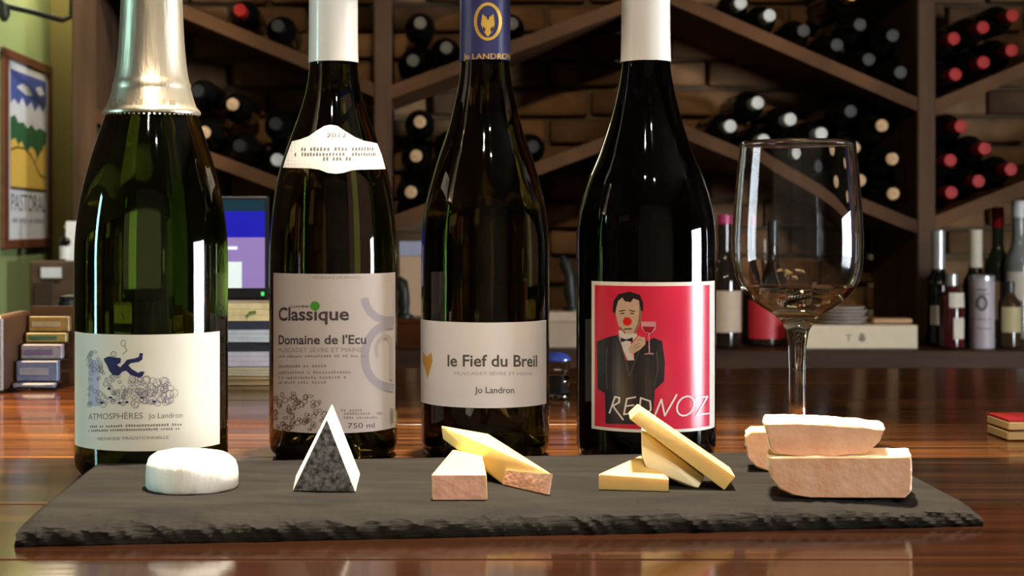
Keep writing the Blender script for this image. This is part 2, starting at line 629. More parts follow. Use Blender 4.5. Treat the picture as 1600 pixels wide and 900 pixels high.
# ------------------------------------------------------------------ bottles lying in the rack
M_dark = mat('dark_bottle_glass', (0.004, 0.004, 0.0035), 0.12, var=0.2, spec=0.35)
CAP = {
    'red': mat('red_foil', (0.40, 0.018, 0.016), 0.45, var=0.15, scale=60, spec=0.2),
    'white': mat('white_foil', (0.60, 0.62, 0.62), 0.35, var=0.1, scale=60),
    'cork': mat('tan_cork', (0.55, 0.36, 0.20), 0.7, var=0.3, scale=160),
    'black': mat('black_foil', (0.022, 0.024, 0.028), 0.30, var=0.2, scale=60),
    'gold': mat('gold_foil', (0.62, 0.40, 0.10), 0.3, metal=0.7, var=0.15, scale=60),
}
RB = 0.0385
prof_rack = [(0, 0.012), (0.022, 0.010), (0.034, 0.0), (RB, 0.005), (RB, 0.19), (0.0375, 0.20), (0.033, 0.212), (0.024, 0.224), (0.0165, 0.236), (0.0145, 0.25), (0.0142, 0.296), (0, 0.296)]
LIE = Matrix.Rotation(R(90), 4, 'X')           # +Z of the profile to -Y (neck towards the camera)
me_body = MB().lathe(prof_rack, 28, LIE).mesh('body', M_dark, 40)
me_caps = {}
for k, m in CAP.items():
    pr = [(0.0150, 0.24), (0.0156, 0.242), (0.0154, 0.288), (0.0160, 0.291), (0.0160, 0.300), (0.0145, 0.302), (0.010, 0.302), (0.009, 0.3005), (0, 0.3005)]
    if k == 'cork':
        pr = [(0.0147, 0.29), (0.0153, 0.292), (0.0153, 0.300), (0.0135, 0.3012), (0, 0.3012)]
    me_caps[k] = MB().lathe(pr, 20, LIE).mesh('capsule', m, 35)

# (pixel of the capsule end, capsule, bay, shelf index, label)
B_ = 'lying in the rack'
rb = [
    (375, 15, 'red', 0, 0, 'lone red-capped bottle in the top left rack bay beside the foil-necked bottle'),
    (437, 32, 'black', 0, 0, 'dark-capped bottle right of the lone red cap in the top left bay'),
    (320, 203, 'cork', 0, 1, 'cork-ended bottle on the left bay shelf just right of the green sparkling bottle'),
    (375, 224, 'black', 0, 1, 'black-ended bottle on the left bay shelf between cork end and white cap'),
    (432, 247, 'white', 0, 1, 'white-capped bottle in the left bay touching the neck label of the second bottle'),
    (362, 162, 'cork', 0, 1, 'upper cork-ended bottle of the left bay resting on two others'),
    (430, 193, 'black', 0, 1, 'black-ended upper bottle of the left bay beside the second bottle'),
    (308, 142, 'black', 0, 1, 'dark bottle at the left end of the left bay behind silver foil'),
    (642, 86, 'black', 1, 2, 'dark bottle low in the upper middle bay right of the post'),
    (694, 66, 'black', 1, 2, 'dark bottle beside the blue capsule in the upper middle bay'),
    (657, 36, 'black', 1, 2, 'topmost dark bottle in the upper middle bay right of the post'),
    (798, 30, 'black', 1, 2, 'dark bottle just right of the blue capsule in the upper middle bay'),
    (641, 297, 'cork', 1, 3, 'lowest of the three cork-ended bottles piled right of the middle post'),
    (650, 243, 'cork', 1, 3, 'second of the three cork-ended bottles piled right of the middle post'),
    (656, 190, 'cork', 1, 3, 'topmost of the three cork-ended bottles piled right of the middle post'),
    (694, 276, 'cork', 1, 3, 'bottle half hidden behind left shoulder of the blue-capped bottle, lower'),
    (703, 224, 'cork', 1, 3, 'bottle half hidden behind left shoulder of the blue-capped bottle, upper'),
    (832, 228, 'black', 1, 3, 'single dark bottle right of the blue-capped bottle on the middle shelf'),
    (1160, 3, 'white', 2, 4, 'white-capped bottle at the top edge, left of two above the glass'),
    (1200, 27, 'white', 2, 4, 'second white-capped bottle on the upper right-centre shelf'),
    (1257, 47, 'black', 2, 4, 'grey-ended bottle right of the white caps on the upper right-centre shelf'),
    (1311, 68, 'black', 2, 4, 'grey-ended bottle, second after the white caps on the upper right-centre shelf'),
    (1360, 92, 'black', 2, 4, 'grey-ended bottle, third after the white caps on the upper right-centre shelf'),
    (1408, 112, 'black', 2, 4, 'grey-ended bottle next to the right post on the upper right-centre shelf'),
    (1396, 55, 'black', 2, 4, 'grey-ended bottle in the second layer beside the right post'),
    (1343, 38, 'black', 2, 4, 'grey-ended bottle in the second layer under the gold capsule'),
    (1333, -8, 'gold', 2, 4, 'gold-capped bottle high in the upper right-centre bay'),
    (1140, 200, 'white', 2, 5, 'white-capped bottle at the left end of the shelf beside the red-label bottle'),
    (1195, 218, 'white', 2, 5, 'white-capped bottle right at the left rim of the wine glass'),
    (1243, 240, 'white', 2, 5, 'white-capped bottle seen through the wine glass'),
    (1292, 262, 'black', 2, 5, 'dark-capped bottle seen through the wine glass'),
    (1185, 160, 'white', 2, 5, 'topmost white-capped bottle of the pile above the wine glass'),
    (1236, 186, 'white', 2, 5, 'white-capped bottle just above the middle of the glass rim'),
    (1286, 208, 'white', 2, 5, 'white-capped bottle just above the right side of the glass rim'),
    (1346, 284, 'cork', 2, 5, 'cork-ended bottle touching the right edge of the wine glass'),
    (1398, 304, 'cork', 2, 5, 'lowest cork-ended bottle beside the right rack post'),
    (1338, 230, 'cork', 2, 5, 'cork-ended bottle at the right end of the glass rim'),
    (1396, 248, 'cork', 2, 5, 'middle cork-ended bottle beside the right rack post'),
    (1379, 196, 'cork', 2, 5, 'topmost cork-ended bottle beside the right rack post'),
    (1332, 173, 'black', 2, 5, 'dark bottle on top of the cork-ended pile under the shelf'),
    (1492, 114, 'red', 3, 6, 'red-capped bottle of the upper right bay, lower row, next to the post'),
    (1537, 96, 'red', 3, 6, 'red-capped bottle of the upper right bay, lower row, second from the post'),
    (1584, 76, 'red', 3, 6, 'red-capped bottle of the upper right bay, lower row, third from the post'),
    (1491, 60, 'red', 3, 6, 'red-capped bottle of the upper right bay, upper row, next to the post'),
    (1538, 42, 'red', 3, 6, 'red-capped bottle of the upper right bay, upper row, second from the post'),
    (1585, 23, 'red', 3, 6, 'red-capped bottle of the upper right bay, upper row, third from the post'),
    (1490, 303, 'red', 3, 7, 'red-capped bottle of the lower right bay, bottom row, next to the post'),
    (1531, 285, 'red', 3, 7, 'red-capped bottle of the lower right bay, bottom row, second from the post'),
    (1577, 265, 'red', 3, 7, 'red-capped bottle of the lower right bay, bottom row, third from the post'),
    (1487, 250, 'red', 3, 7, 'red-capped bottle of the lower right bay, second row, next to the post'),
    (1538, 232, 'red', 3, 7, 'red-capped bottle of the lower right bay, second row, farther from the post'),
    (1503, 197, 'red', 3, 7, 'topmost red-capped bottle of the lower right bay'),
]
YN = 3.795                        # plane of the capsule ends
pos = []
for px, py, *_r in rb:
    p = W(px, py, YN)
    pos.append([p.x, p.z])
for it in range(60):
    for i in range(len(rb)):
        for j in range(i):
            if rb[i][4] != rb[j][4]:
                continue
            dx, dz = pos[i][0] - pos[j][0], pos[i][1] - pos[j][1]
            d = math.hypot(dx, dz)
            if d < 2 * RB + .0006:
                k = (2 * RB + .0006 - d) / 2 / d
                pos[i][0] += dx * k
                pos[i][1] += dz * k
                pos[j][0] -= dx * k
                pos[j][1] -= dz * k
    for i, (px, py, c, bay, sh, lb) in enumerate(rb):
        _, xa, za, xb, zb = SHELF[sh]
        n = Vector((-(zb - za), xb - xa)).normalized()
        d = (pos[i][0] - xa) * n.x + (pos[i][1] - za) * n.y - RB - .0008
        if d < 0 or d < RB * 0.75:
            pos[i][0] -= n.x * d
            pos[i][1] -= n.y * d
        pos[i][0] = max(xa + RB + .001, min(xb - RB - .001, pos[i][0]))
for i, (px, py, c, bay, sh, lb) in enumerate(rb):
    t = thing('wine_bottle', lb, 'wine bottle', (pos[i][0], YN + 0.302, pos[i][1]), 'bottles lying in the wine rack')
    for nm, me in (('body', me_body), ('capsule', me_caps[c])):
        o = bpy.data.objects.new(nm, me)
        COL.objects.link(o)
        o.parent = t
    t.rotation_euler = (0, rnd.uniform(0, 6), 0)
    t.location.y += rnd.uniform(-0.004, 0.02)

# ------------------------------------------------------------------ the four standing bottles


def interp(tab, x):
    if x <= tab[0][0]:
        return tab[0][1]
    for i in range(len(tab) - 1):
        (x0, y0), (x1, y1) = tab[i], tab[i + 1]
        if x <= x1:
            # Catmull-Rom
            ym = tab[i - 1][1] if i > 0 else y0
            xm = tab[i - 1][0] if i > 0 else x0 - (x1 - x0)
            yp = tab[i + 2][1] if i + 2 < len(tab) else y1
            xp = tab[i + 2][0] if i + 2 < len(tab) else x1 + (x1 - x0)
            m0 = (y1 - ym) / (x1 - xm) * (x1 - x0)
            m1 = (yp - y0) / (xp - x0) * (x1 - x0)
            s = (x - x0) / (x1 - x0)
            return (2 * s**3 - 3 * s**2 + 1) * y0 + (s**3 - 2 * s**2 + s) * m0 + (-2 * s**3 + 3 * s**2) * y1 + (s**3 - s**2) * m1
    return tab[-1][1]


class Bottle:
    def __init__(self, name, label, ax, D, prof, top, glass, ztop):
        self.ax, self.D, self.prof = ax, D, prof
        self.X = (ax - VX) / F * D
        self.view = -math.atan2(self.X, D)       # direction from the bottle to the camera
        self.root = thing(name, label, 'wine bottle', (self.X, D, ZB))
        self.R = prof[-1][1] * D / F
        pts = [(0, 0.022), (self.R * 0.45, 0.016), (self.R * 0.72, 0.004), (self.R * 0.84, 0.0), (self.R * 0.93, 0.0012), (self.R * 0.985, 0.005), (self.R, 0.010)]
        y = prof[-1][0]
        z = self.z_axis(y)
        for k in range(1, 6):
            pts.append((self.R, 0.010 + (z - 0.010) * k / 6))
        while y > top:
            pts.append((self.rad(self.z_axis(y)), self.z_axis(y)))
            y -= 6
        rn = self.rad(self.z_axis(top))
        pts += [(rn, self.z_axis(top)), (rn, ztop), (0, ztop)]
        self.body = MB().lathe(pts, 96).build('glass_body', glass, self.root, 60)

    def z_axis(self, py):
        return H - (py - VY) / F * self.D

    def rad(self, z):
        py = VY + (H - z) * F / self.D
        return interp(self.prof, py) * self.D / F

    def zc(self, py):
        """height of a point on the front of the bottle seen at pixel row py"""
        z = self.z_axis(py)
        for _ in range(4):
            z = H - (py - VY) / F * (self.D - self.rad(z))
        return z

    def hw(self, py):
        return interp(self.prof, py)

    def mp(self, px, py, lift):
        hw = self.hw(py)
        s = max(-.985, min(.985, (px - self.ax) / hw))
        z = self.z_axis(py)
        for _ in range(4):
            z = H - (py - VY) / F * (self.D - self.rad(z) * math.sqrt(1 - s * s))
        a = math.asin(s) + self.view_shift
        r = self.rad(z) + lift
        return Vector((r * math.sin(a), -r * math.cos(a), z))

    @property
    def view_shift(self):
        return self.view

    def patch(self, name, m, x0, x1, y0, y1, lift, parent=None, n=36, thick=0.00025, nz=1):
        """a sheet of paper round the bottle between two pixel columns and two pixel rows (rows read at the front)"""
        a0, a1 = [math.asin(max(-.995, min(.995, (x - self.ax) / self.hw((y0 + y1) / 2)))) + self.view for x in (x0, x1)]
        z0, z1 = self.zc(y1), self.zc(y0)
        mb = MB()
        vs_, fs = [], []
        for l in (lift, lift - thick):
            for j in range(nz + 1):
                z = z0 + (z1 - z0) * j / nz
                for i in range(n + 1):
                    a = a0 + (a1 - a0) * i / n
                    r = self.rad(z) + l
                    vs_.append((r * math.sin(a), -r * math.cos(a), z))
        N = (n + 1) * (nz + 1)
        for j in range(nz):
            for i in range(n):
                q = [j * (n + 1) + i, j * (n + 1) + i + 1, (j + 1) * (n + 1) + i + 1, (j + 1) * (n + 1) + i]
                fs.append(q)
                fs.append([N + k for k in reversed(q)])
        for i in range(n):
            fs.append([i, N + i, N + i + 1, i + 1])
            k = nz * (n + 1) + i
            fs.append([k, k + 1, N + k + 1, N + k])
        for j in range(nz):
            k = j * (n + 1)
            fs.append([k, k + n + 1, N + k + n + 1, N + k])
            k += n
            fs.append([k, N + k, N + k + n + 1, k + n + 1])
        return mb.faces(vs_, fs).build(name, m, parent or self.root, 40)


def capsule(b, y_bot, ztop, m, extra=0.0007, name='capsule', rim=True, smooth=50, prof_pts=None):
    z0 = b.z_axis(y_bot)
    pts = [(b.rad(z0) - 0.0002, z0), (b.rad(z0) + extra, z0 + 0.0003)]
    n = 10
    for k in range(1, n + 1):
        z = z0 + (ztop - z0) * k / n
        pts.append((b.rad(z) + extra, z))
    r = b.rad(ztop) + extra
    if rim:
        pts += [(r + 0.0012, ztop + 0.002), (r + 0.0012, ztop + 0.006), (r, ztop + 0.008)]
    pts += [(r - 0.001, ztop + 0.009), (0, ztop + 0.009)]
    return MB().lathe(pts, 64).build(name, m, b.root, smooth)


G1 = mat('green_sparkling_glass', (0.075, 0.120, 0.014), 0.03, trans=1.0, ior=1.42, var=0.05, scale=4)
G2 = mat('olive_bottle_glass', (0.066, 0.054, 0.014), 0.03, trans=1.0, ior=1.42, var=0.05, scale=4)
G3 = mat('amber_bottle_glass', (0.058, 0.045, 0.012), 0.03, trans=1.0, ior=1.42, var=0.05, scale=4)
G4 = mat('black_bottle_glass', (0.010, 0.009, 0.010), 0.03, trans=1.0, ior=1.42, var=0.05, scale=4)
M_paper1 = mat('cream_paper', (0.66, 0.63, 0.53), 0.55, var=0.05, scale=20)
M_paper2 = mat('grey_beige_paper', (0.50, 0.44, 0.41), 0.5, var=0.04, scale=20)
M_paper3 = mat('white_paper', (0.80, 0.77, 0.79), 0.4, var=0.04, scale=20)
M_paper4 = mat('ivory_paper', (0.74, 0.70, 0.62), 0.28, var=0.04, scale=20)
INK = {}


def ink(name, col, rough=0.6, **k):
    if name not in INK:
        INK[name] = flat('ink_' + name, col, rough, **k)
    return INK[name]


# ---- bottle one: sparkling wine
b1 = Bottle('sparkling_wine_bottle', 'wide green sparkling wine bottle with silver-gold foil neck and cream label, leftmost of four', 237, 0.904,
            [(-140, 43), (-40, 44), (0, 45), (50, 47), (90, 50), (120, 54), (150, 61), (180, 71), (220, 85), (260, 97), (300, 107), (340, 114), (375, 117.5), (410, 118.5)],
            -60, G1, 0.285)
M_foil1 = mat('champagne_foil', (0.70, 0.60, 0.44), 0.36, metal=0.9, var=0.20, scale=30, bump=1.0, bscale=55, stretch=(1, 1, 0.14))
z0 = b1.z_axis(181)
pts = [(b1.rad(z0) - .0004, z0), (b1.rad(z0) + .0016, z0 + .0006), (b1.rad(z0) + .0018, z0 + .0020), (b1.rad(z0) + .0010, z0 + .0032)]
y = 168
while y > -66:
    z = b1.z_axis(y)
    e = .0016 if 131 < y < 138 else .0010
    pts.append((b1.rad(z) + e, z))
    y -= 5
z = b1.z_axis(-66)
pts += [(b1.rad(z) + .002, z + .002), (b1.rad(z) + .002, z + .012), (b1.rad(z) - .002, z + .018), (0, z + .020)]
f1 = MB().lathe(pts, 96).build('foil', M_foil1, b1.root, 50)
f1['label'] = 'silver-gold crinkled neck foil'
P = Print((237, 62))
P.greek(176, 276, 166, 13, 6, 0.5)
P.lay('embossed_lettering', mat('foil_letter', (0.50, 0.40, 0.27), 0.35, metal=0.8, var=0.1), f1, b1.mp, 0.0013)
P = Print()
for i in range(26):
    x = 237 + 66 * math.sin(R(-76 + i * 6.1))
    P.disc(x, 177.5, 1.5, 1.4, 8)
P.lay('embossed_dots', mat('foil_dot', (0.95, 0.86, 0.70), 0.2, metal=0.9, var=0.1), f1, b1.mp, 0.0024)
l1 = b1.patch('label', M_paper1, 122, 339, 523, 705, 0.0004)
l1['label'] = 'cream label with a falling figure over scribbled bubbles'
c1 = lambda x, y: (120 + x / 4.617, 515 + y / 4.617)
P = Print((237, 118))
P.poly([c1(*p) for p in [(112, 205), (185, 215), (185, 545), (112, 545)]])
P.lay('lavender_column', ink('lavender', (0.42, 0.42, 0.55)), l1, b1.mp, 0.00047)
P = Print((237, 118))
rnd1 = random.Random(11)


def heap_top(x):
    return interp([(105, 125), (150, 135), (185, 200), (240, 300), (400, 340), (520, 355), (640, 365), (700, 470)], x)


for k in range(150):
    x = 112 + 580 * rnd1.random() ** 1.35
    t_ = heap_top(x)
    y = t_ + (540 - t_) * rnd1.random()
    rr = rnd1.uniform(8, 17) * (1 + 0.7 * (x > 400))
    P.ring(*c1(x, y), rr / 4.6, rr * rnd1.uniform(.6, 1.1) / 4.6, 0.75, 9, rnd1.random() * 3)
for x, y in ((575, 385), (630, 380), (660, 470), (600, 440), (640, 520), (540, 430), (490, 470), (690, 465)):
    P.ring(*c1(x, y), 5.5, 7, 0.8, 10, 0.5)
P.ring(*c1(350, 95), 3.5, 5, 0.8, 10)
P.stroke([c1(*p) for p in [(355, 110), (375, 150), (345, 175)]], 1.0)
P.ring(*c1(285, 172), 4, 4, 0.9, 10)
P.lay('bubble_drawing', ink('slate_blue', (0.17, 0.17, 0.21)), l1, b1.mp, 0.00052)
P = Print((237, 118))
P.poly([c1(*p) for p in [(218, 205), (250, 188), (335, 203), (333, 235), (308, 250), (330, 268), (356, 240), (375, 215), (430, 205), (455, 195), (460, 168), (482, 170), (478, 215),
                         (455, 232), (400, 240), (385, 255), (410, 285), (450, 310), (470, 300), (494, 303), (480, 335), (455, 345), (400, 325), (370, 293), (345, 300), (320, 327), (280, 324), (255, 290), (240, 250), (225, 225)]])
for x, y in ((265, 485), (325, 525), (375, 520), (475, 490), (555, 520), (255, 420), (205, 520)):
    P.disc(*c1(x, y), 2.6, 1.8, 10)
P.lay('falling_figure', ink('navy', (0.012, 0.014, 0.075)), l1, b1.mp, 0.00056)
P = Print((237, 118))
P.text('ATMOSPHÈRES', *[c1(x, 0)[0] for x in (113, 482)], c1(0, 640)[1], 9.2)
P.text('Jo Landron', *[c1(x, 0)[0] for x in (518, 748)], c1(0, 640)[1], 8.0)
P.greek(*[c1(x, 0)[0] for x in (113, 748)], c1(0, 698)[1], 4.0, 1)
P.greek(*[c1(x, 0)[0] for x in (113, 748)], c1(0, 727)[1], 3.6, 2)
P.text('MÉTHODE TRADITIONNELLE', *[c1(x, 0)[0] for x in (175, 655)], c1(0, 790)[1], 4.4)
P.lay('lettering', ink('grey', (0.20, 0.17, 0.15)), l1, b1.mp, 0.00052)

# ---- bottle two
b2 = Bottle('white_wine_bottle', 'olive glass wine bottle with white capsule, shaped neck label and big beige label', 521, 0.972,
            [(-140, 36), (0, 36.5), (98, 37.5), (125, 40), (150, 45), (185, 56), (220, 69), (262, 83), (300, 91), (350, 97), (390, 99.5), (420, 100)], 60, G2, 0.290)
M_capw = mat('white_capsule', (0.72, 0.69, 0.64), 0.2, var=0.04, scale=20, spec=0.9)
capsule(b2, 99, 0.294, M_capw)['label'] = 'plain white capsule'
nl = Print()
nl.poly([(459, 221), (472, 218), (485, 213), (497, 204), (508, 197), (517, 195), (527, 197), (538, 205), (552, 214), (566, 220), (578, 222), (587, 224), (594, 242), (600, 264),
         (560, 265), (548, 266), (536, 270), (525, 271.5), (512, 270), (500, 265), (485, 263), (445, 262), (451, 243)])
n2 = nl.lay('neck_label', mat('neck_label_paper', (0.56, 0.54, 0.50), 0.45, var=0.04, scale=20), b2.root, b2.mp, 0.0006, step=5, sub=True)
n2['label'] = 'white shield-shaped neck label'
P = Print((521, 76))
P.text('2012', 511, 540, 214, 6.5)
P.greek(474, 581, 234.5, 5, 3)
P.greek(464, 585, 242.5, 4.5, 4)
P.greek(506, 548, 250, 5, 5)
P.lay('lettering', ink('faded', (0.10, 0.09, 0.085)), n2, b2.mp, 0.0008, step=5)
l2 = b2.patch('label', M_paper2, 430, 615.5, 428, 677, 0.0004)
l2['label'] = 'beige label with grey curl symbol and dark lettering'
c2 = lambda x, y: (425 + x / 3.4615, 420 + y / 3.4615)
X2 = lambda a, b: [c2(x, 0)[0] for x in (a, b)]
Y2 = lambda y: c2(0, y)[1]
P = Print((521, 100))
P.curve([c2(*p) for p in [(493, 158), (500, 195), (520, 230), (555, 262), (600, 277), (652, 277)]], 12)
P.curve([c2(*p) for p in [(645, 300), (590, 310), (540, 345), (508, 400), (494, 460), (500, 530), (530, 590), (580, 630), (650, 645)]], 12.5)
P.lay('curl_symbol', ink('lilac_grey', (0.33, 0.30, 0.33)), l2, b2.mp, 0.00047)
P = Print((521, 100))
P.curve([c2(*p) for p in [(560, 480), (552, 430), (570, 385), (605, 365), (628, 385), (634, 440), (634, 600)]], 5.5)
P.lay('inner_curl', ink('grey_beige', (0.40, 0.36, 0.34)), l2, b2.mp, 0.00050)
P = Print((521, 100))
for tx_, a_, b_, y_, h_, bo_ in (('Classique', 48, 412, 277, 19.5, .022), ("Domaine de l'Ecu", 48, 500, 406, 13.5, .02), ('cuvée', 112, 205, 208, 4.5, 0), ('750 ml', 405, 545, 862, 8, 0)):
    P = Print((521, 100))
    P.text(tx_, *X2(a_, b_), Y2(y_), h_, bo_)
    P.lay('lettering', ink('brown_black', (0.055, 0.035, 0.045)), l2, b2.mp, 0.00055)
P = Print((521, 100))
P.text('PRODUCT OF FRANCE', *X2(228, 472), Y2(53), 3.4)
P.lay('small_print', ink('mauve_grey', (0.27, 0.21, 0.20)), l2, b2.mp, 0.00053)
P = Print((521, 100))
P.text('MUSCADET SÈVRE ET MAINE', *X2(48, 480), Y2(450), 6.8)
for k, (a, bb, y, h) in enumerate([(48, 500, 478, 4), (48, 300, 532, 4.2), (48, 425, 566, 4.2), (48, 400, 594, 4.2), (48, 300, 620, 4.2), (372, 495, 772, 4), (385, 590, 790, 4), (385, 560, 812, 4)]):
    P.greek(*X2(a, bb), Y2(y), h, 20 + k)
P.lay('small_print', ink('mauve_grey', (0.27, 0.21, 0.20)), l2, b2.mp, 0.00053)
P = Print((521, 100))
for k in range(9):
    P.rect(c2(628, 0)[0], Y2(758 + k * 9), c2(648, 0)[0], Y2(763 + k * 9))
P.lay('bar_marks', ink('mauve_grey', (0.27, 0.21, 0.20)), l2, b2.mp, 0.00053)
P = Print()
rnd2 = random.Random(5)
for k in range(75):
    x = 28 + 262 * rnd2.random()
    y0_ = 665 + max(0, x - 200) * 0.9
    y = y0_ + (868 - y0_) * rnd2.random()
    P.ring(*c2(x, y), rnd2.uniform(2, 4.6), rnd2.uniform(2, 4.6), 0.9, 8)
    if k % 3 == 0:
        P.disc(*c2(x + 8, y + 4), 1.8, 1.6, 7)
P.lay('vine_drawing', ink('vine_brown', (0.13, 0.085, 0.06)), l2, b2.mp, 0.00051)
P = Print()
P.disc(*c2(238, 200), 7.2)
P.lay('green_dot', ink('green', (0.055, 0.27, 0.02)), l2, b2.mp, 0.00060)

# ---- bottle three
b3 = Bottle('blue_capped_wine_bottle', 'olive glass wine bottle with dark blue capsule, gold emblem and low white label', 758, 0.972,
            [(-140, 36.5), (0, 37.5), (97, 38.5), (125, 41), (150, 46), (200, 58), (250, 75), (300, 89), (330, 95), (370, 99), (400, 100)], 60, G3, 0.292)
M_capb = mat('blue_capsule', (0.045, 0.045, 0.15), 0.3, var=0.1, scale=20, spec=0.6)
cb = capsule(b3, 97, 0.296, M_capb)
cb['label'] = 'dark blue capsule with gold oval emblem'
gold = mat('gold_print', (0.80, 0.50, 0.10), 0.35, metal=0.35, var=0.1)
P = Print()
P.ring(762, 34, 18, 27.5, 4.6, 28)
P.poly([(754, 22), (758, 26), (762, 27), (766, 26), (770, 22), (772, 38), (768, 50), (762, 58), (756, 50), (752, 38)])
P.lay('oval_emblem', gold, cb, b3.mp, 0.0010, step=4)
P = Print()
P.poly([(760, 24), (764, 24), (763.5, 31), (760.5, 31)]).poly([(754.5, 41), (758.5, 45), (757.5, 51), (755, 47)]).poly([(769.5, 41), (765.5, 45), (766.5, 51), (769, 47)])
P.lay('emblem_shading', ink('emblem_dark', (0.05, 0.02, 0.03)), cb, b3.mp, 0.0012, step=4)
P = Print((758, 38))
P.text('Jo LANDRON', 727, 806 - 12, 92.5, 8.5, 0.01)
P.lay('lettering', gold, cb, b3.mp, 0.0010, step=4)
l3 = b3.patch('label', M_paper3, 657, 851, 504, 637.5, 0.0004)
l3['label'] = 'low white label with gold animal head emblem'
c3 = lambda x, y: (620 + x / 3, 420 + y / 3)
X3 = lambda a, b: [c3(x, 0)[0] for x in (a, b)]
P = Print()
P.poly([c3(*p) for p in [(131, 392), (142, 405), (150, 413), (158, 405), (170, 392), (177, 430), (166, 470), (153, 517), (141, 470), (127, 428)]])
P.lay('animal_emblem', ink('emblem_gold', (0.60, 0.33, 0.06)), l3, b3.mp, 0.0005, step=4)
P = Print((758, 100))
P.text('le Fief du Breil', *X3(246, 648), c3(0, 457)[1], 17.5, 0.018)
P.lay('lettering', ink('charcoal', (0.09, 0.08, 0.085)), l3, b3.mp, 0.0005)
P = Print((758, 100))
P.text('Jo Landron', *X3(368, 543), c3(0, 582)[1], 9.5, 0.008)
P.lay('lettering', ink('charcoal', (0.09, 0.08, 0.085)), l3, b3.mp, 0.0005)
P = Print((758, 100))
P.text('MUSCADET SÈVRE ET MAINE', *X3(277, 625), c3(0, 498)[1], 4.8)
P.lay('small_print', ink('light_grey', (0.40, 0.37, 0.37)), l3, b3.mp, 0.0005)

# ---- bottle four
b4 = Bottle('red_wine_bottle', 'black wine bottle with white capsule and bright red label showing a man in a suit', 1009, 0.9556,
            [(-140, 35.5), (0, 36), (98, 37.5), (125, 41), (150, 46), (189, 56), (220, 66), (245, 75), (280, 90), (321, 102), (350, 106.5), (380, 108), (400, 108)], 60, G4, 0.288)
capsule(b4, 98, 0.292, M_capw)['label'] = 'plain white capsule'
l4 = b4.patch('label', M_paper4, 928, 1112.5, 441, 676, 0.0004)
l4['label'] = 'bright red picture label with ivory border'
M_red = mat('red_print', (0.60, 0.022, 0.060), 0.26, var=0.10, scale=30)
rp_ = b4.patch('red_panel', M_red, 933, 1104, 447, 671, 0.00048, l4, thick=0.00004)
c4 = lambda x, y: (920 + x / 3.673, 435 + y / 3.673)


def art4(name, key, col, lift, polys=(), strokes=(), discs=(), wd=2.2):
    P = Print()
    for q in polys:
        P.poly([c4(*p) for p in q])
    for q in strokes:
        P.stroke([c4(*p) for p in q], wd)
    for x, y, r_ in discs:
        P.disc(*c4(x, y), r_)
    return P.lay(name, ink(key, col, 0.25), l4, b4.mp, lift, step=6)


art4('suit', 'suit_black', (0.020, 0.018, 0.026), 0.00055, [[(60, 365), (120, 340), (175, 325), (200, 370), (215, 470), (260, 470), (270, 420), (330, 360), (370, 340), (415, 360), (430, 480), (425, 590), (375, 640), (365, 800), (330, 838), (110, 838), (105, 660), (65, 640)]])
art4('shirt', 'shirt_white', (0.60, 0.55, 0.55), 0.00060, [[(180, 300), (270, 300), (282, 330), (246, 370), (266, 470), (230, 472), (200, 400), (188, 360)]])
art4('face', 'skin', (0.52, 0.36, 0.27), 0.00065, [[(165, 150), (180, 115), (290, 110), (305, 150), (306, 200), (300, 255), (270, 318), (215, 320), (182, 280), (165, 210)],
                                                 [(235, 402), (262, 362), (290, 328), (300, 336), (322, 338), (325, 378), (300, 405), (268, 428), (242, 432)]])
art4('hair', 'hair_black', (0.018, 0.014, 0.014), 0.00070, [[(148, 190), (153, 130), (180, 92), (240, 76), (296, 95), (313, 140), (313, 190), (300, 182), (292, 128), (262, 115), (246, 137), (215, 132), (200, 110), (178, 132), (168, 172), (164, 205)],
                                                         [(190, 340), (222, 352), (258, 338), (256, 366), (224, 358), (194, 368)]],
     [[(186, 190), (214, 184)], [(240, 184), (268, 190)], [(194, 203), (210, 201)], [(246, 201), (262, 203)], [(212, 292), (250, 290)], [(216, 225), (214, 240)]], wd=1.7)
art4('lapels', 'lapel_grey', (0.085, 0.078, 0.09), 0.00062, strokes=[[(178, 330), (200, 400), (222, 480), (236, 560)], [(300, 400), (268, 480), (242, 560)], [(118, 400), (112, 520), (118, 640)], [(385, 420), (392, 520), (372, 620)], [(350, 440), (372, 436)]], wd=1.3)
art4('face_shading', 'face_shadow', (0.24, 0.14, 0.10), 0.00068, [[(290, 130), (305, 150), (306, 200), (300, 255), (272, 318), (262, 312), (284, 258), (292, 200)], [(215, 320), (182, 280), (188, 276), (220, 310)]],
     [[(262, 392), (292, 372)], [(268, 404), (300, 386)], [(282, 356), (304, 350)]], wd=1.0)
art4('red_nose', 'nose_red', (0.62, 0.015, 0.010), 0.00075, discs=[(228, 248, 6.6)])
art4('drawn_glass', 'glass_pink', (0.55, 0.25, 0.30), 0.00072, [[(302, 248), (380, 248), (381, 288), (358, 316), (322, 312), (304, 284)]], [[(344, 315), (346, 430)], [(322, 433), (366, 430)]], wd=1.7)
art4('drawn_wine', 'wine_dark', (0.30, 0.008, 0.02), 0.00076, [[(308, 276), (377, 276), (356, 312), (323, 309)]])
oo = [(540 + 46 * math.cos(R(a)) + 12 * math.sin(R(-a)), 728 + 56 * math.sin(R(a))) for a in range(0, 361, 24)]
art4('lettering', 'chalk', (0.78, 0.72, 0.72), 0.00080, strokes=[
    [(132, 775), (162, 682), (186, 688), (184, 714), (150, 735), (205, 812)],
    [(272, 682), (226, 692), (210, 782), (258, 774)], [(219, 735), (262, 728)],
    [(300, 688), (291, 776), (328, 784), (354, 752), (350, 704), (300, 686)],
    [(375, 788), (410, 692), (428, 786), (492, 664)],
    oo, [(596, 682), (662, 672), (600, 778), (672, 768)]], wd=2.4)

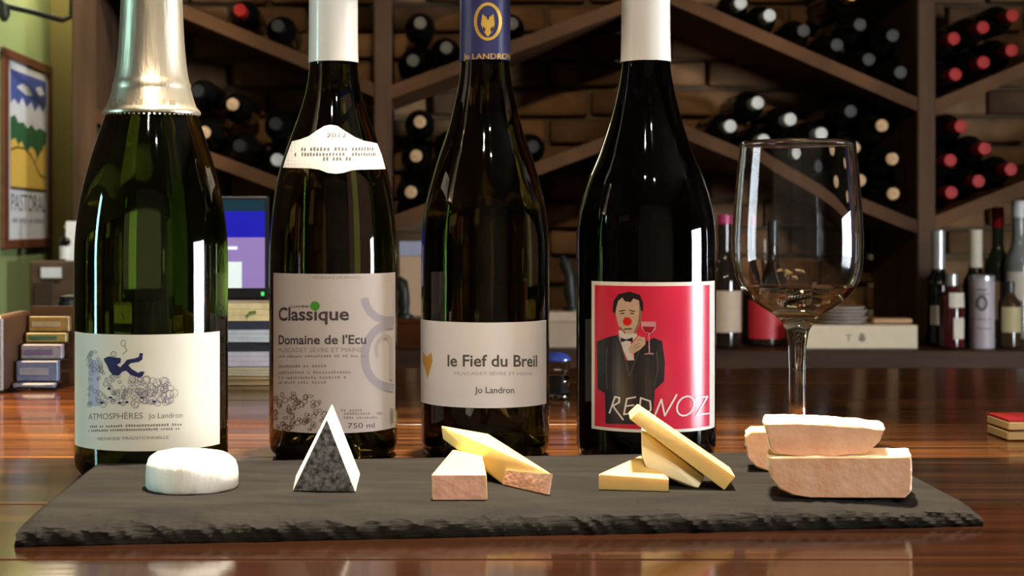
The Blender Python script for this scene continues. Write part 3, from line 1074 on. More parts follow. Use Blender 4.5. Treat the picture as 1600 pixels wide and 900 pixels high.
# ------------------------------------------------------------------ wine glass
GD, GAX = 1.0, 1246
gx = (GAX - VX) / F * GD
gl = thing('wine_glass', 'tall stemmed wine glass with a little pale white wine, behind the bread', 'wine glass', (gx, GD, ZB))
gp = [(222, 88), (260, 92), (300, 95.5), (340, 98.5), (380, 100), (410, 99), (430, 95.5), (450, 87), (465, 74), (480, 55), (492, 36)]
TH = 0.0011


def gz(py):
    return H - (py - VY) / F * GD


outer = []
y = 492
while y >= 222:
    outer.append((interp(gp, y) / F * GD, gz(y)))
    y -= 6
inner = [(r - TH, z) for r, z in outer if z > gz(478)]
foot = [(0, 0.0012), (0.012, 0.0012), (0.030, 0.0), (0.0335, 0.0006), (0.0338, 0.0014), (0.030, 0.0026), (0.016, 0.0048), (0.009, 0.0085), (0.0062, 0.016), (0.0053, 0.030), (0.0051, 0.050), (0.0056, 0.066), (0.0072, 0.076), (0.0105, 0.0825)]
M_clear = mat('clear_glass', (0.99, 0.995, 1.0), 0.0, trans=1.0, ior=1.47, var=0.0)
zi = inner[0][1]
rim_r, rim_z = outer[-1]
prof_g = foot + [(r, z) for r, z in outer if z > 0.0855] + [(rim_r - TH * 0.5, rim_z + 0.0006)] + list(reversed(inner)) + [(inner[0][0] * 0.75, zi - 0.0028), (inner[0][0] * 0.4, zi - 0.0042), (0, zi - 0.0047)]
MB().lathe(prof_g, 96).build('glass', M_clear, gl, 60)
zw = gz(447)
wp = [(0, zi - 0.0049), (inner[0][0] * 0.4, zi - 0.0044), (inner[0][0] * 0.75, zi - 0.0030)] + [(r + 0.00025, z) for r, z in inner if z < zw] + [(interp(gp, 447) / F - TH + 0.0003, zw), (0, zw)]
MB().lathe(wp, 96).build('wine', mat('white_wine', (1.0, 0.94, 0.70), 0.0, trans=1.0, ior=1.34, var=0.0), gl, 60)['label'] = 'pale straw-yellow wine'

# ------------------------------------------------------------------ slate board
TB = 0.012
C_FL, C_FR, C_BR, C_BL = [Vector(p) for p in ((-0.184, 0.694, 0), (0.271, 0.742, 0), (0.262, 0.915, 0), (-0.187, 0.864, 0))]
NU = 420
# profile across: (t from front 0 to back 1 along depth, height, roughness weight)
rows = [(0.004, 0.0000, .25), (0.000, 0.0020, .7), (0.000, 0.0040, .9), (0.004, 0.0060, 1.1), (0.014, 0.0080, 1.4), (0.034, 0.0093, 1.5), (0.052, 0.0106, 1.2), (0.078, 0.0113, .7), (0.11, 0.0118, .35), (0.17, 0.0120, .1), (0.3, 0.0120, .06), (0.5, 0.0120, .05),
        (0.7, 0.0120, .05), (0.9, 0.0120, .06), (0.965, 0.0119, .15), (0.99, 0.0112, .3), (1.0, 0.0085, .5), (1.0, 0.0035, .5), (0.995, 0.0, .4)]
vs_, fs = [], []
for i in range(NU + 1):
    u = i / NU
    f_ = C_FL.lerp(C_FR, u)
    k_ = C_BL.lerp(C_BR, u)
    wob = 0.0022 * noise.noise(Vector((u * 9, 2.2, 0))) + 0.001 * noise.noise(Vector((u * 40, 7.2, 0)))
    # the ends drop off too
    end = min(u, 1 - u) * 0.45
    edge = max(0.0, 1 - end / 0.006)
    if u > .5:
        wide = 0.045 if True else 0
        edge = max(edge, 0)
    for j, (t, h, rw) in enumerate(rows):
        p = f_.lerp(k_, t)
        q = Vector(((p.x + 0.9 * h) * 95, p.y * 120, h * 90))
        d = noise.noise(q * 0.8) * 0.6 + noise.noise(q * 2.1) * 0.5 + 0.55 * noise.noise(Vector(((p.x + 1.1 * h) * 260, p.y * 60, 5)))
        terr = round((h + 0.0016 * d * rw) / 0.0021) * 0.0021 if 3 < j < 9 else h + 0.0004 * d * rw
        hh = terr * 0.25 + (h + 0.0016 * d * rw) * 0.75 if 3 < j < 9 else terr
        hh = max(0.0, min(0.0123, hh))
        if j in (0, len(rows) - 1):
            hh = 0
        dy = (wob + 0.0030 * d) * rw * 0.8 * (1 if j < 10 else 0.4)
        dx = 0.0010 * noise.noise(Vector((p.y * 90, h * 300, 3 + u))) * (1 if edge > 0 else 0)
        if edge > 0:
            hh = hh * (1 - 0.35 * edge)
        # right front corner is broken off in a shallow slope
        rc = max(0.0, (u - 0.84) / 0.16) * max(0.0, 1 - t / 0.40)
        hh *= (1 - 0.30 * rc)
        vs_.append((p.x + dx, p.y + dy, hh))
n = len(rows)
for i in range(NU):
    for j in range(n):
        a, b = i * n + j, i * n + (j + 1) % n
        fs.append((a, b, b + n, a + n))
fs.append(list(range(n)))
fs.append(list(range(NU * n, NU * n + n)))
M_slate = mat('slate', (0.026, 0.0225, 0.018), 0.75, col2=(0.012, 0.0105, 0.009), spec=0.06, scale=26, stretch=(0.7, 2.2, 5), bump=0.5, bscale=140, contrast=(0.25, 0.8), detail=7)
slate = MB().faces([Vector(v) - Vector((0.04, 0.8, 0)) for v in vs_], fs).build('slate_board', M_slate, None, 28)
slate.location = (0.04, 0.8, ZB + 0.0002)
tag(slate, 'long dark grey slate serving board with a rough chipped front edge', 'board')
ZS = ZB + TB + 0.0004            # its top

# ------------------------------------------------------------------ cheeses and bread
M_rind = mat('bloomy_rind', (0.90, 0.88, 0.82), 0.75, col2=(0.74, 0.70, 0.60), scale=60, stretch=(1, 1, 0.25), bump=0.5, bscale=220, sss=0.15, contrast=(0.25, 0.6))
M_paste_w = mat('white_cheese', (0.90, 0.86, 0.76), 0.6, var=0.06, scale=60, bump=0.15, bscale=200, sss=0.2)
M_ash = mat('ash_rind', (0.24, 0.225, 0.21), 0.85, col2=(0.025, 0.025, 0.025), scale=420, bump=0.7, bscale=260, contrast=(0.36, 0.72))
M_yel = mat('yellow_cheese', (0.86, 0.62, 0.22), 0.5, var=0.08, scale=50, bump=0.1, bscale=150, sss=0.2)
M_yel2 = mat('golden_cheese', (0.84, 0.58, 0.20), 0.5, var=0.08, scale=50, bump=0.1, bscale=150, sss=0.2)
M_pale = mat('pale_cheese', (0.93, 0.84, 0.58), 0.5, var=0.06, scale=50, bump=0.1, bscale=150, sss=0.2)
M_pinkrind = mat('pink_rind', (0.80, 0.43, 0.29), 0.7, var=0.18, scale=120, bump=0.4, bscale=240)
M_crumb = mat('pale_bread', (0.84, 0.66, 0.42), 0.75, col2=(0.74, 0.50, 0.30), scale=70, bump=0.7, bscale=160, sss=0.1)
M_crumbf = mat('pinkish_bread_face', (0.76, 0.47, 0.30), 0.8, col2=(0.66, 0.34, 0.19), scale=60, bump=0.4, bscale=170)

# round white cheese
p = onz(300, 774, ZS)
cen = Vector(((300 - VX) / F * 0.781, 0.781, ZS))
mb = MB().lathe([(0, 0), (0.0226, 0), (0.0233, 0.001), (0.0234, 0.006), (0.0231, 0.0115), (0.0219, 0.0150), (0.0192, 0.0170), (0.013, 0.0178), (0.006, 0.0180), (0, 0.0180)], 72)
for v in mb.bm.verts:
    if v.co.z > 0.0005:
        a = math.atan2(v.co.y, v.co.x)
        v.co.x *= 1 + 0.025 * noise.noise(Vector((math.cos(a) * 2, math.sin(a) * 2, 4)))
        v.co.y *= 1 + 0.025 * noise.noise(Vector((math.cos(a) * 2, math.sin(a) * 2, 9)))
        v.co.z += 0.0009 * noise.noise(v.co * 90) - (0.0015 * max(0, v.co.x / 0.0225) if v.co.z > .01 else 0)
o = mb.build('round_cheese', M_rind, None, 50)
o.location = cen
tag(o, 'small round white bloomy-rind cheese at the left end of the slate board', 'cheese')


def slab(name, label, cat, pts, m, faces_m=None, bev=0.0006, top=True, sub=0, jit=0.0):
    """a thing from the hull of its corners, origin at its base; faces_m: [(material, part name, corner list)] rinds laid on it"""
    base = Vector((sum(p.x for p in pts) / len(pts), sum(p.y for p in pts) / len(pts), min(p.z for p in pts)))
    root = thing(name, label, cat, base)
    mb = MB().hull([p - base for p in pts])
    bmesh.ops.dissolve_limit(mb.bm, angle_limit=R(3), verts=mb.bm.verts[:], edges=mb.bm.edges[:])
    if bev:
        mb.bevel(bev, 2)
    if jit:
        bmesh.ops.triangulate(mb.bm, faces=mb.bm.faces[:])
        mb.subdiv(sub)
        mb.jitter(jit, 120)
    body = mb.build('paste', m, root, 40)
    for mm, nm, q in faces_m or []:
        cn = [p - base for p in q]
        nrm = (cn[1] - cn[0]).cross(cn[2] - cn[0]).normalized()
        mid = sum((p for p in pts), Vector()) / len(pts) - base
        if (cn[0] - mid).dot(nrm) < 0:
            nrm = -nrm
        c_ = sum(cn, Vector()) / len(cn)
        cn = [c_ + (x - c_) * 0.97 for x in cn]
        MB().hull([x + nrm * 0.0007 for x in cn] + [x - nrm * 0.0016 for x in cn]).build(nm, mm, root)
    return root


# ash pyramid wedge
A, Bq = onz(457, 767, ZS), onz(556, 769, ZS)
Mid = onz(507, 773, ZS)
C = W(511, 654, 0.770)
Dk, Fk = onz(563, 741, ZS), onz(462, 744, ZS)
E = W(519, 631, 0.792)
slab('ash_cheese_wedge', 'triangular cheese wedge with a dark ash face and white sides', 'cheese', [A, Bq, C, Dk, Fk, E], M_paste_w,
     [(M_ash, 'ash_rind', [A, Bq, C])], bev=0.0005)

# pink-rind pair
a1, a2 = onz(675, 781, ZS), onz(762, 781, ZS)
hb = 0.0122
t1, t2 = a1 + Vector((-0.0002, 0, hb)), a2 + Vector((-0.0006, 0, hb))
bk1, bk2 = onz(707, 703, ZS + hb), onz(752, 703, ZS + hb)
g1, g2 = Vector((bk1.x, bk1.y, ZS)), Vector((bk2.x, bk2.y, ZS))
slab('cheese_block', 'flat yellow cheese block with pink rind front, lying under a leaning slice', 'cheese', [a1, a2, t1, t2, bk1, bk2, g1, g2], M_yel,
     [(M_pinkrind, 'rind', [a1, a2, t2, t1])])
B1, B2 = onz(786, 757, ZS + 0.0002), onz(856, 773, ZS + 0.0002)
T1, T2 = W(790, 734, B1.y), W(861, 740, B2.y)
T3, T4 = W(763, 678, 0.862), W(689, 665, 0.838)
B4 = W(692, 686, 0.838)
B3 = T3 + (B4 - T4) * 0.95
slab('cheese_slice', 'yellow cheese slice with pink rind end leaning on the flat block', 'cheese', [B1, B2, T1, T2, T3, T4, B3, B4], M_yel,
     [(M_pinkrind, 'rind', [B1, B2, T2, T1])])

# hard yellow trio
q1, q2 = onz(935, 765, ZS), onz(1045, 768, ZS)
u1 = q1 + Vector((0, 0, (765 - 741) / F * q1.y))
u2 = q2 + Vector((0, 0, (768 - 748) / F * q2.y))
r1 = W(1000, 712, 0.81)
r2 = onz(1035, 726, ZS)
r1b = Vector((r1.x, r1.y, ZS))
slab('yellow_cheese_wedge', 'yellow cheese wedge lying flat at the bottom of the three-piece pile', 'cheese', [q1, q2, u1, u2, r1, r1b, r2], M_yel2, bev=0.0005)
k1, k2 = onz(1075, 761, ZS), onz(1091, 763, ZS)
Yk = k1.y
dp = Vector((0.004, 0.030, 0))
f_ = [k1, k2, W(1101, 746, Yk + .001), W(1018, 683, Yk + .009), W(1003, 679, Yk + .010), W(1003, 712, Yk + .008), W(1010, 731, Yk + .006)]
bkk = [v + dp for v in f_]
for v in bkk:
    v.z = max(v.z, ZS)
slab('pale_cheese_slice', 'pale whitish cheese slice leaning in the middle of the three-piece pile', 'cheese', f_ + bkk, M_pale, bev=0.0005)
s1, s2 = onz(1132, 766, ZS), W(1147, 743, 0.774)
f_ = [s1, Vector((s2.x, s1.y, s2.z)), W(999, 641, s1.y + 0.010), W(984, 655, s1.y + 0.010)]
dp = Vector((0.003, 0.028, 0))
slab('cheese_stick', 'long golden cheese stick leaning on top of the three-piece pile', 'cheese', f_ + [v + dp for v in f_], M_yel2, bev=0.0005)


def bread(name, label, px_front, Y, depth, top_i, tilt=0.0):
    """a thick slice: front outline in pixels at distance Y, pushed back by depth"""
    f_ = [W(x, y, Y) for x, y in px_front]
    base = Vector((sum(p.x for p in f_) / len(f_), Y + depth / 2, min(p.z for p in f_)))
    root = thing(name, label, 'bread', base)
    ls = MB()
    n_ = len(f_)
    K = 5
    vv, fc = [], []
    for k in range(K + 1):
        for p in f_:
            q = p - base + Vector((tilt * k / K, depth * k / K, 0))
            s = 1 - 0.03 * (k == 0) - 0.03 * (k == K)
            q.x *= s
            vv.append(q)
    for k in range(K):
        for i in range(n_):
            a, b = k * n_ + i, k * n_ + (i + 1) % n_
            fc.append((a, b, b + n_, a + n_))
    fc.append(list(range(n_)))
    fc.append(list(range(K * n_, K * n_ + n_)))
    ls.faces(vv, fc)
    bmesh.ops.triangulate(ls.bm, faces=[f for f in ls.bm.faces if len(f.verts) > 4])
    ls.subdiv(2)
    for v in ls.bm.verts:
        d = noise.noise_vector(v.co * 140) * 0.0006 + noise.noise_vector(v.co * 420) * 0.0003
        if v.co.z < 0.0008:
            d.z = 0
        v.co += d
    ls.build('crumb', M_crumb, root, 50)
    return root, base, f_


def curve(pts, n=4):
    """densify an outline"""
    out = []
    for i, (x, y) in enumerate(pts):
        x2, y2 = pts[(i + 1) % len(pts)]
        for k in range(n):
            out.append((x + (x2 - x) * k / n, y + (y2 - y) * k / n))
    return out


def face_skin(root, base, f_, m, name='cut_face'):
    c_ = sum(f_, Vector()) / len(f_)
    vs2 = []
    for off, s in ((-0.0009, 0.955), (0.0012, 0.955)):
        vs2 += [c_ + (p - c_) * s - base + Vector((0, off, 0)) for p in f_]
    n_ = len(f_)
    fc = [list(range(n_)), list(range(n_, 2 * n_))] + [(i, (i + 1) % n_, n_ + (i + 1) % n_, n_ + i) for i in range(n_)]
    mb = MB().faces(vs2, fc)
    mb.jitter(0.0003, 200)
    mb.build(name, m, root, 40)


Yb = onz(1300, 778, ZS).y
low = curve([(1199, 714), (1424, 713), (1427, 740), (1426, 769), (1418, 777.5), (1330, 777.5), (1265, 777.5), (1236, 773), (1215, 763), (1203, 748), (1199, 730)])
r_, bs_, fr_ = bread('bread_slice', 'lower thick slice of pinkish bread at the right end of the board', low, Yb, 0.028, 0, 0.0070)
face_skin(r_, bs_, fr_, M_crumbf)
Yu = Yb + 0.004
up = curve([(1192, 662), (1240, 661), (1300, 664), (1350, 667), (1384, 672), (1376, 690), (1366, 700), (1350, 709), (1300, 712.5), (1240, 712.5), (1210, 709), (1200, 700)])
r_, bs_, fr_ = bread('bread_slice', 'upper slice of bread stacked on top of the lower slice', up, Yu, 0.034, 0, 0.0080)
face_skin(r_, bs_, fr_, M_crumbf)
pb = onz(1195, 736, ZS)
lf = curve([(1164, 682), (1172, 675), (1215, 674), (1240, 680), (1240, 736), (1200, 736), (1180, 728), (1168, 715)])
r_, bs_, fr_ = bread('bread_slice', 'bread piece half hidden behind the stacked slices, on their left', lf, pb.y, 0.024, 0, 0.0052)
face_skin(r_, bs_, fr_, M_crumbf)

# ------------------------------------------------------------------ left side: poster, sconce, cabinet
py0, py1 = -XL * F / (VX - 0), -XL * F / (VX - 77)        # distances of the frame's two sides
fz0, fz1 = ZC - 0.062, ZC + 0.428
pos_o = Vector((XL, (py0 + py1) / 2, fz0))
poster = thing('framed_poster', 'brown framed landscape poster with yellow hills on the green wall', 'poster', pos_o)
M_pframe = mat('poster_frame_wood', (0.13, 0.045, 0.022), 0.4, var=0.25, scale=10, stretch=(3, 1, 3))
fw = 0.03
for a, b in (((XL + .001, py0, fz0), (XL + .009, py1, fz0 + fw * .8)), ((XL + .001, py0, fz1 - fw * .8), (XL + .009, py1, fz1)),
             ((XL + .001, py0, fz0 + fw * .8), (XL + .009, py0 + fw * 1.7, fz1 - fw * .8)), ((XL + .001, py1 - fw, fz0 + fw * .8), (XL + .009, py1, fz1 - fw * .8))):
    MB().span(Vector(a) - pos_o, Vector(b) - pos_o).bevel(.002, 1).build('frame_side', M_pframe, poster)
iy0, iy1, iz0, iz1 = py0 + fw * 1.7, py1 - fw, fz0 + fw * .8, fz1 - fw * .8
sheet = MB().span(Vector((XL + .002, iy0, iz0)) - pos_o, Vector((XL + .004, iy1, iz1)) - pos_o).build('sheet', flat('poster_paper', (0.74, 0.76, 0.80), 0.35), poster)


def pm(u, v, lift):
    """poster coordinates: u 0..100 left to right, v 0..100 top to bottom"""
    return Vector((XL + .004 + lift, iy0 + (iy1 - iy0) * u / 100, iz1 - (iz1 - iz0) * v / 100)) - pos_o


def pprint(name, key, col, lift, polys=(), strokes=(), wd=2, txt=None):
    P = Print()
    for q in polys:
        P.poly(q)
    for q in strokes:
        P.stroke(q, wd)
    for t in txt or []:
        P.text(*t)
    return P.lay(name, ink(key, col, 0.4), sheet, pm, lift, step=0)


pprint('sky_print', 'sky_blue', (0.07, 0.11, 0.38), 0.0004, [[(6, 5), (94, 5), (94, 72), (6, 72)]])
pprint('cloud_print', 'cloud', (0.72, 0.74, 0.80), 0.0008, [[(6, 24), (15, 21), (24, 24), (34, 19), (44, 24), (55, 20), (64, 25), (76, 20), (85, 24), (94, 19), (94, 44), (6, 44)],
                                                        [(20, 14), (34, 11), (50, 12), (60, 16), (44, 17)], [(66, 11), (80, 9), (90, 13), (76, 15)]])
pprint('tree_print', 'tree_green', (0.035, 0.13, 0.055), 0.0012, [[(6, 32), (16, 30), (24, 34), (36, 33), (46, 36), (56, 33), (66, 36), (78, 34), (94, 36), (94, 50), (6, 50)]])
pprint('hill_print', 'hill_yellow', (0.80, 0.52, 0.10), 0.0016, [[(6, 45), (16, 43), (24, 47), (30, 44), (44, 50), (54, 46), (64, 48), (70, 53), (80, 47), (94, 42), (94, 71), (6, 71)]])
pprint('hill_outline', 'hill_dark', (0.16, 0.10, 0.03), 0.0020, strokes=[[(6, 50), (20, 48), (38, 48), (52, 51), (64, 56), (76, 62), (92, 64)], [(6, 71), (94, 71)], [(64, 55), (74, 49), (84, 46)]], wd=1.2)
P = Print()
P.text('PASTORAL', 8, 92, 84, 9.5)
P.lay('lettering', ink('poster_grey', (0.10, 0.10, 0.12)), sheet, pm, 0.0006, step=0)
P = Print()
P.greek(10, 90, 90.5, 3.0, 9)
P.lay('small_print', ink('poster_mid', (0.30, 0.30, 0.33)), sheet, pm, 0.0006, step=0)

# wall lamp whose bracket hangs into the frame
sy = 3.55
so = Vector((XL, sy, ZC + 0.583))
sc_ = thing('wall_lamp', 'dark metal wall lamp bracket at the top left corner on the green wall', 'lamp', so)
M_iron = mat('dark_iron', (0.02, 0.024, 0.02), 0.45, metal=0.4, var=0.2)
MB().lathe([(0, 0), (0.035, 0), (0.035, 0.008), (0.02, 0.014), (0, 0.014)], 24, Matrix.Rotation(R(90), 4, 'Y')).build('wall_plate', M_iron, sc_, 40)
MB().tube([(0.010, 0, 0), (0.03, -0.01, -0.055), (0.05, 0, -0.078), (0.09, 0.12, -0.078), (0.12, 0.27, -0.076), (0.13, 0.33, -0.06), (0.13, 0.34, 0.04), (0.13, 0.34, 0.15)], 0.007).build('arm', M_iron, sc_, 50)
MB().tube([(0.05, 0, -0.078), (0.05, 0, -0.10), (0.05, 0, -0.115)], [0.012, 0.014, 0.006]).build('finial', M_iron, sc_, 50)
MB().lathe([(0, -0.01), (0.05, -0.01), (0.095, 0.02), (0.11, 0.07), (0.09, 0.13), (0.05, 0.155), (0, 0.16)], 32, Matrix.Translation((0.13, 0.34, 0.13))).build('lamp_shade', flat('glowing_glass', (1.0, 0.86, 0.62), 0.4, emit=SCONCE, var=0.0), sc_, 60)

# brown cabinet on the back counter, far left
M_cab = mat('cabinet_wood', (0.10, 0.060, 0.036), 0.45, col2=(0.05, 0.028, 0.018), scale=6, stretch=(1, 1, 4))
a, b = W(46, 0, 3.70), W(117, 0, 3.70)
co = Vector(((a.x + b.x) / 2, 3.75, CT))
cabn = thing('small_cabinet', 'brown wooden cabinet standing on the back counter below the poster', 'cabinet', co)
zt = W(0, 408, 3.7).z
MB().span(Vector((a.x, 3.70, CT + .0005)) - co, Vector((b.x, 3.795, zt)) - co).bevel(.003, 1).build('body', M_cab, cabn)
MB().span(Vector((a.x + .012, 3.692, CT + .02)) - co, Vector((b.x - .05, 3.6995, zt - .05)) - co).bevel(.002, 1).build('door', mat('cabinet_door_wood', (0.055, 0.032, 0.022), 0.4, var=0.2), cabn)
MB().span(Vector((a.x + .03, 3.690, zt - .040)) - co, Vector((a.x + .078, 3.6995, zt - .015)) - co).build('name_plate', flat('white_card', (0.62, 0.64, 0.68), 0.5), cabn)


def small_bottle(name, label, px, py_top, py_base, hw, Y, m_body, m_cap, z_base, lab=None, cat='bottle', neck=0.30, cap_h=0.10, neck_h=0.30, shoulder=0.16, cap_label=None):
    X = (px - VX) / F * Y
    hgt = W(0, py_top, Y).z - z_base
    r = hw / F * Y
    t = thing(name, label, cat, (X, Y, z_base + 0.0004))
    rn = r * neck
    zs, zn = hgt * (1 - neck_h - shoulder), hgt * (1 - neck_h)
    pr = [(0, 0.004), (r * .8, 0), (r, 0.004), (r, zs), (r * .93, zs + (zn - zs) * .35), (r * .6, zs + (zn - zs) * .75), (rn * 1.05, zn + .004), (rn, zn + .02), (rn, hgt - .003), (0, hgt - .003)]
    MB().lathe(pr, 32).build('glass_body', m_body, t, 45)
    zc_ = hgt * (1 - cap_h)
    MB().lathe([(rn, zc_), (rn + .0012, zc_ + .0005), (rn + .0012, hgt - .001), (rn, hgt), (0, hgt)], 24).build('cap', m_cap, t, 40)
    for y0_, y1_, m, a0, a1 in lab or []:
        z1_, z0_ = W(0, y0_, Y - r).z - z_base, W(0, y1_, Y - r).z - z_base
        vv, fc = [], []
        for i in range(13):
            an = R(a0 + (a1 - a0) * i / 12)
            for rr in (r + .0008, r + .0002):
                vv += [(rr * math.sin(an), -rr * math.cos(an), z0_), (rr * math.sin(an), -rr * math.cos(an), z1_)]
        for i in range(12):
            k = i * 4
            fc += [(k, k + 4, k + 5, k + 1), (k + 2, k + 3, k + 7, k + 6), (k, k + 2, k + 6, k + 4), (k + 1, k + 5, k + 7, k + 3)]
        fc += [(0, 1, 3, 2), (48, 50, 51, 49)]
        MB().faces(vv, fc).build('label', m, t, 40)
    return t


M_cream = flat('cream_label', (0.60, 0.54, 0.44), 0.6)
M_beige = flat('beige_label', (0.50, 0.38, 0.28), 0.6)
small_bottle('dark_bottle', 'small dark bottle with a white label standing on the brown cabinet', 104, 352, 408, 11, 3.76, M_dark, CAP['cork'], zt,
             [(385, 405, flat('white_label', (0.70, 0.72, 0.74), 0.6), -60, 60)])
cd = MB().box((0, 0, 0.048), (0.030, 0.003, 0.096)).build('card', flat('pale_card', (0.70, 0.70, 0.72), 0.6), None)
cd.location = (W(111, 0, 3.74).x, 3.745, zt + .0005)
cd.rotation_euler = (R(-6), 0, 0)
tag(cd, 'pale upright card beside the small bottle on the brown cabinet', 'card')

# brochure holder on the bar
hY = 1.348
hx0, hx1 = W(-8, 0, hY).x, W(88, 0, hY).x
ho = Vector(((hx0 + hx1) / 2, hY, ZB))
hold = thing('card_holder', 'stepped wooden and clear holder full of cards at the left edge of the bar', 'holder', ho)
M_hwood = mat('holder_wood', (0.10, 0.045, 0.02), 0.4, var=0.3, scale=8)
M_acryl = mat('clear_acrylic', (0.93, 0.93, 0.97), 0.06, trans=1.0, ior=1.3, var=0.0)
xw = W(14, 0, hY).x
MB().span((hx0 - ho.x, -.02, .0003), (xw - ho.x, .075, .066)).bevel(.002, 1).build('side_block', M_hwood, hold)
MB().span((xw - ho.x, .076, .0003), (hx1 - ho.x, .079, .070)).build('back_panel', M_hwood, hold)
tiers = [(612, 598, 0.0), (596, 563, .012), (561, 537, .028), (535, 519, .044), (518, 493, .056)]
ccols = [('lilac', (0.22, 0.22, 0.32)), ('blue_lilac', (0.15, 0.18, 0.30)), ('pale_lilac', (0.30, 0.28, 0.33)), ('yellow', (0.34, 0.25, 0.07)), ('amber', (0.32, 0.20, 0.06))]
words = ['lowest lilac', 'blue-lilac second lowest', 'pale lilac middle', 'yellow second highest', 'amber topmost']
for k, ((yb_, yt_, dy), (cn_, cc)) in enumerate(zip(tiers, ccols)):
    Y = hY + dy
    z0_, z1_ = W(0, yb_, Y).z, W(0, yt_, Y).z
    z0_ = max(z0_, ZB + 0.002)
    MB().span((xw + .001 - ho.x, Y - .002 - hY, z0_ - .0015 - ZB), (hx1 - ho.x, Y + .013 - hY, z0_ - .0003 - ZB)).build('tier', M_acryl, hold)
    st = MB()
    c_ = Vector(((xw + hx1) / 2, Y + .006, z0_))
    st.span((-(hx1 - xw) / 2 + .003, -.005, 0), ((hx1 - xw) / 2 - .002, .005, (z1_ - z0_) - .001)).bevel(.0006, 1)
    pk = thing('card_pack', words[k] + ' pack of cards in the holder at the left edge', 'cards', c_)
    st.build('cards', flat('card_' + cn_, cc, 0.35, var=0.25, scale=140), pk)
    MB().span((-(hx1 - xw) / 2 + .006, -.0062, (z1_ - z0_) * .3), ((hx1 - xw) / 2 - .010, -.0052, (z1_ - z0_) * .62)).build('printed_band', flat('band_' + cn_, [(0.36, 0.36, 0.40), (0.30, 0.32, 0.38), (0.16, 0.13, 0.22), (0.05, 0.14, 0.08), (0.38, 0.32, 0.20)][k], 0.4, var=0.2, scale=120), pk)

# little stack beside the sparkling bottle
sX, sY = W(112, 0, 1.47).x, 1.47
zz = ZB + .0004
for nm, lb, ct, py_t, hwid, m in (('pale_carton', 'small pale pink carton on the bar left of the sparkling bottle', 'box', 526, .016, flat('pink_card', (0.62, 0.48, 0.42), 0.6)),
                                  ('yellow_box', 'small yellow box on top of the pale pink carton', 'box', 497, .014, flat('yellow_card', (0.72, 0.56, 0.18), 0.6))):
    z1_ = W(0, py_t, sY).z
    t = thing(nm, lb, ct, (sX, sY, zz))
    MB().span((-hwid, -.013, 0), (hwid, .013, (z1_ - zz) * .8)).bevel(.001, 1).build('body', m, t)
    MB().span((-hwid - .0008, -.0138, (z1_ - zz) * .8 + .0002), (hwid + .0008, .0138, z1_ - zz - .0006)).bevel(.001, 1).build('lid', m, t)
    zz = z1_
t = thing('black_pot', 'little black pot standing on the yellow box', 'pot', (sX, sY, zz))
MB().lathe([(0, 0), (.010, 0), (.0125, .006), (.0125, .014), (.0105, .018), (0, .018)], 24).build('body', M_iron, t, 40)
MB().lathe([(0, .0182), (.0112, .0182), (.0112, .021), (.003, .0225), (0, .0225)], 24).build('lid', M_iron, t, 40)

# till screen between the first two bottles
mY = 1.50
mx0, mx1 = W(168, 0, mY).x, W(419, 0, mY).x
mz0, mz1 = W(0, 468, mY).z, W(0, 306, mY).z
mo = Vector(((mx0 + mx1) / 2, mY, ZB))
till = thing('till_screen', 'small black till screen showing a blue and lilac display on the bar', 'screen', mo)
M_blk = flat('black_plastic', (0.012, 0.012, 0.014), 0.35)
MB().span((mx0 - mo.x, 0, mz0 - ZB), (mx1 - mo.x, .014, mz1 - ZB)).bevel(.002, 2).build('casing', M_blk, till)
MB().span((-.012, .0145, .004), (.012, .026, mz0 - ZB + .03)).build('stand', M_blk, till)
MB().span((-.045, -.004, .0004), (.045, .035, .0039)).bevel(.001, 1).build('base', M_blk, till)


def sm(px, py, lift):
    p = W(px, py, mY)
    return Vector((p.x, mY - .0003 - lift, p.z)) - mo


def screen_bit(name, col, e, x0, y0_, x1, y1_, lift):
    P = Print()
    P.rect(x0, y0_, x1, y1_)
    return P.lay(name, flat('screen_' + name, col, 0.3, emit=e, var=0.0), till, sm, lift, step=0)


screen_bit('dark_band', (0.004, 0.022, 0.035), 0.5, 180, 312, 414, 330, .0002)
screen_bit('blue_band', (0.008, 0.008, 0.30), 0.55, 180, 330, 414, 371, .0002)
screen_bit('lilac_field', (0.22, 0.15, 0.36), 0.5, 180, 371, 414, 450, .0002)
screen_bit('window_panel', (0.55, 0.64, 0.62), 0.55, 330, 409, 378, 450, .0004)
screen_bit('title_bar', (0.55, 0.60, 0.70), 0.8, 340, 385, 371, 390, .0004)
screen_bit('green_light', (0.05, 0.55, 0.10), 0.7, 408, 456, 413, 462, .0004)

# stack of papers under the screen, on the bar
pY = 1.385
px0, px1 = W(338, 0, pY).x, W(446, 0, pY).x
lay_ = [(588, 'tan_booklet', 'tan booklet at the bottom of the paper stack between the first two bottles', (0.46, 0.30, 0.15), 'booklet'),
        (573, 'pale_booklet', 'cream booklet second from the bottom of the paper stack', (0.60, 0.50, 0.36), 'booklet'),
        (548, 'lilac_papers', 'lilac-white wad of papers in the middle of the paper stack', (0.55, 0.53, 0.62), 'papers'),
        (535, 'black_folder', 'black folder in the paper stack under the till screen', (0.02, 0.02, 0.03), 'folder'),
        (514, 'white_papers', 'bluish white papers near the top of the paper stack', (0.56, 0.62, 0.70), 'papers'),
        (502, 'navy_folder', 'dark navy folder high in the paper stack', (0.03, 0.035, 0.07), 'folder'),
        (473, 'cream_pad', 'cream pad with a green mark on top of the paper stack', (0.80, 0.68, 0.36), 'pad')]
zz = ZB + .0004
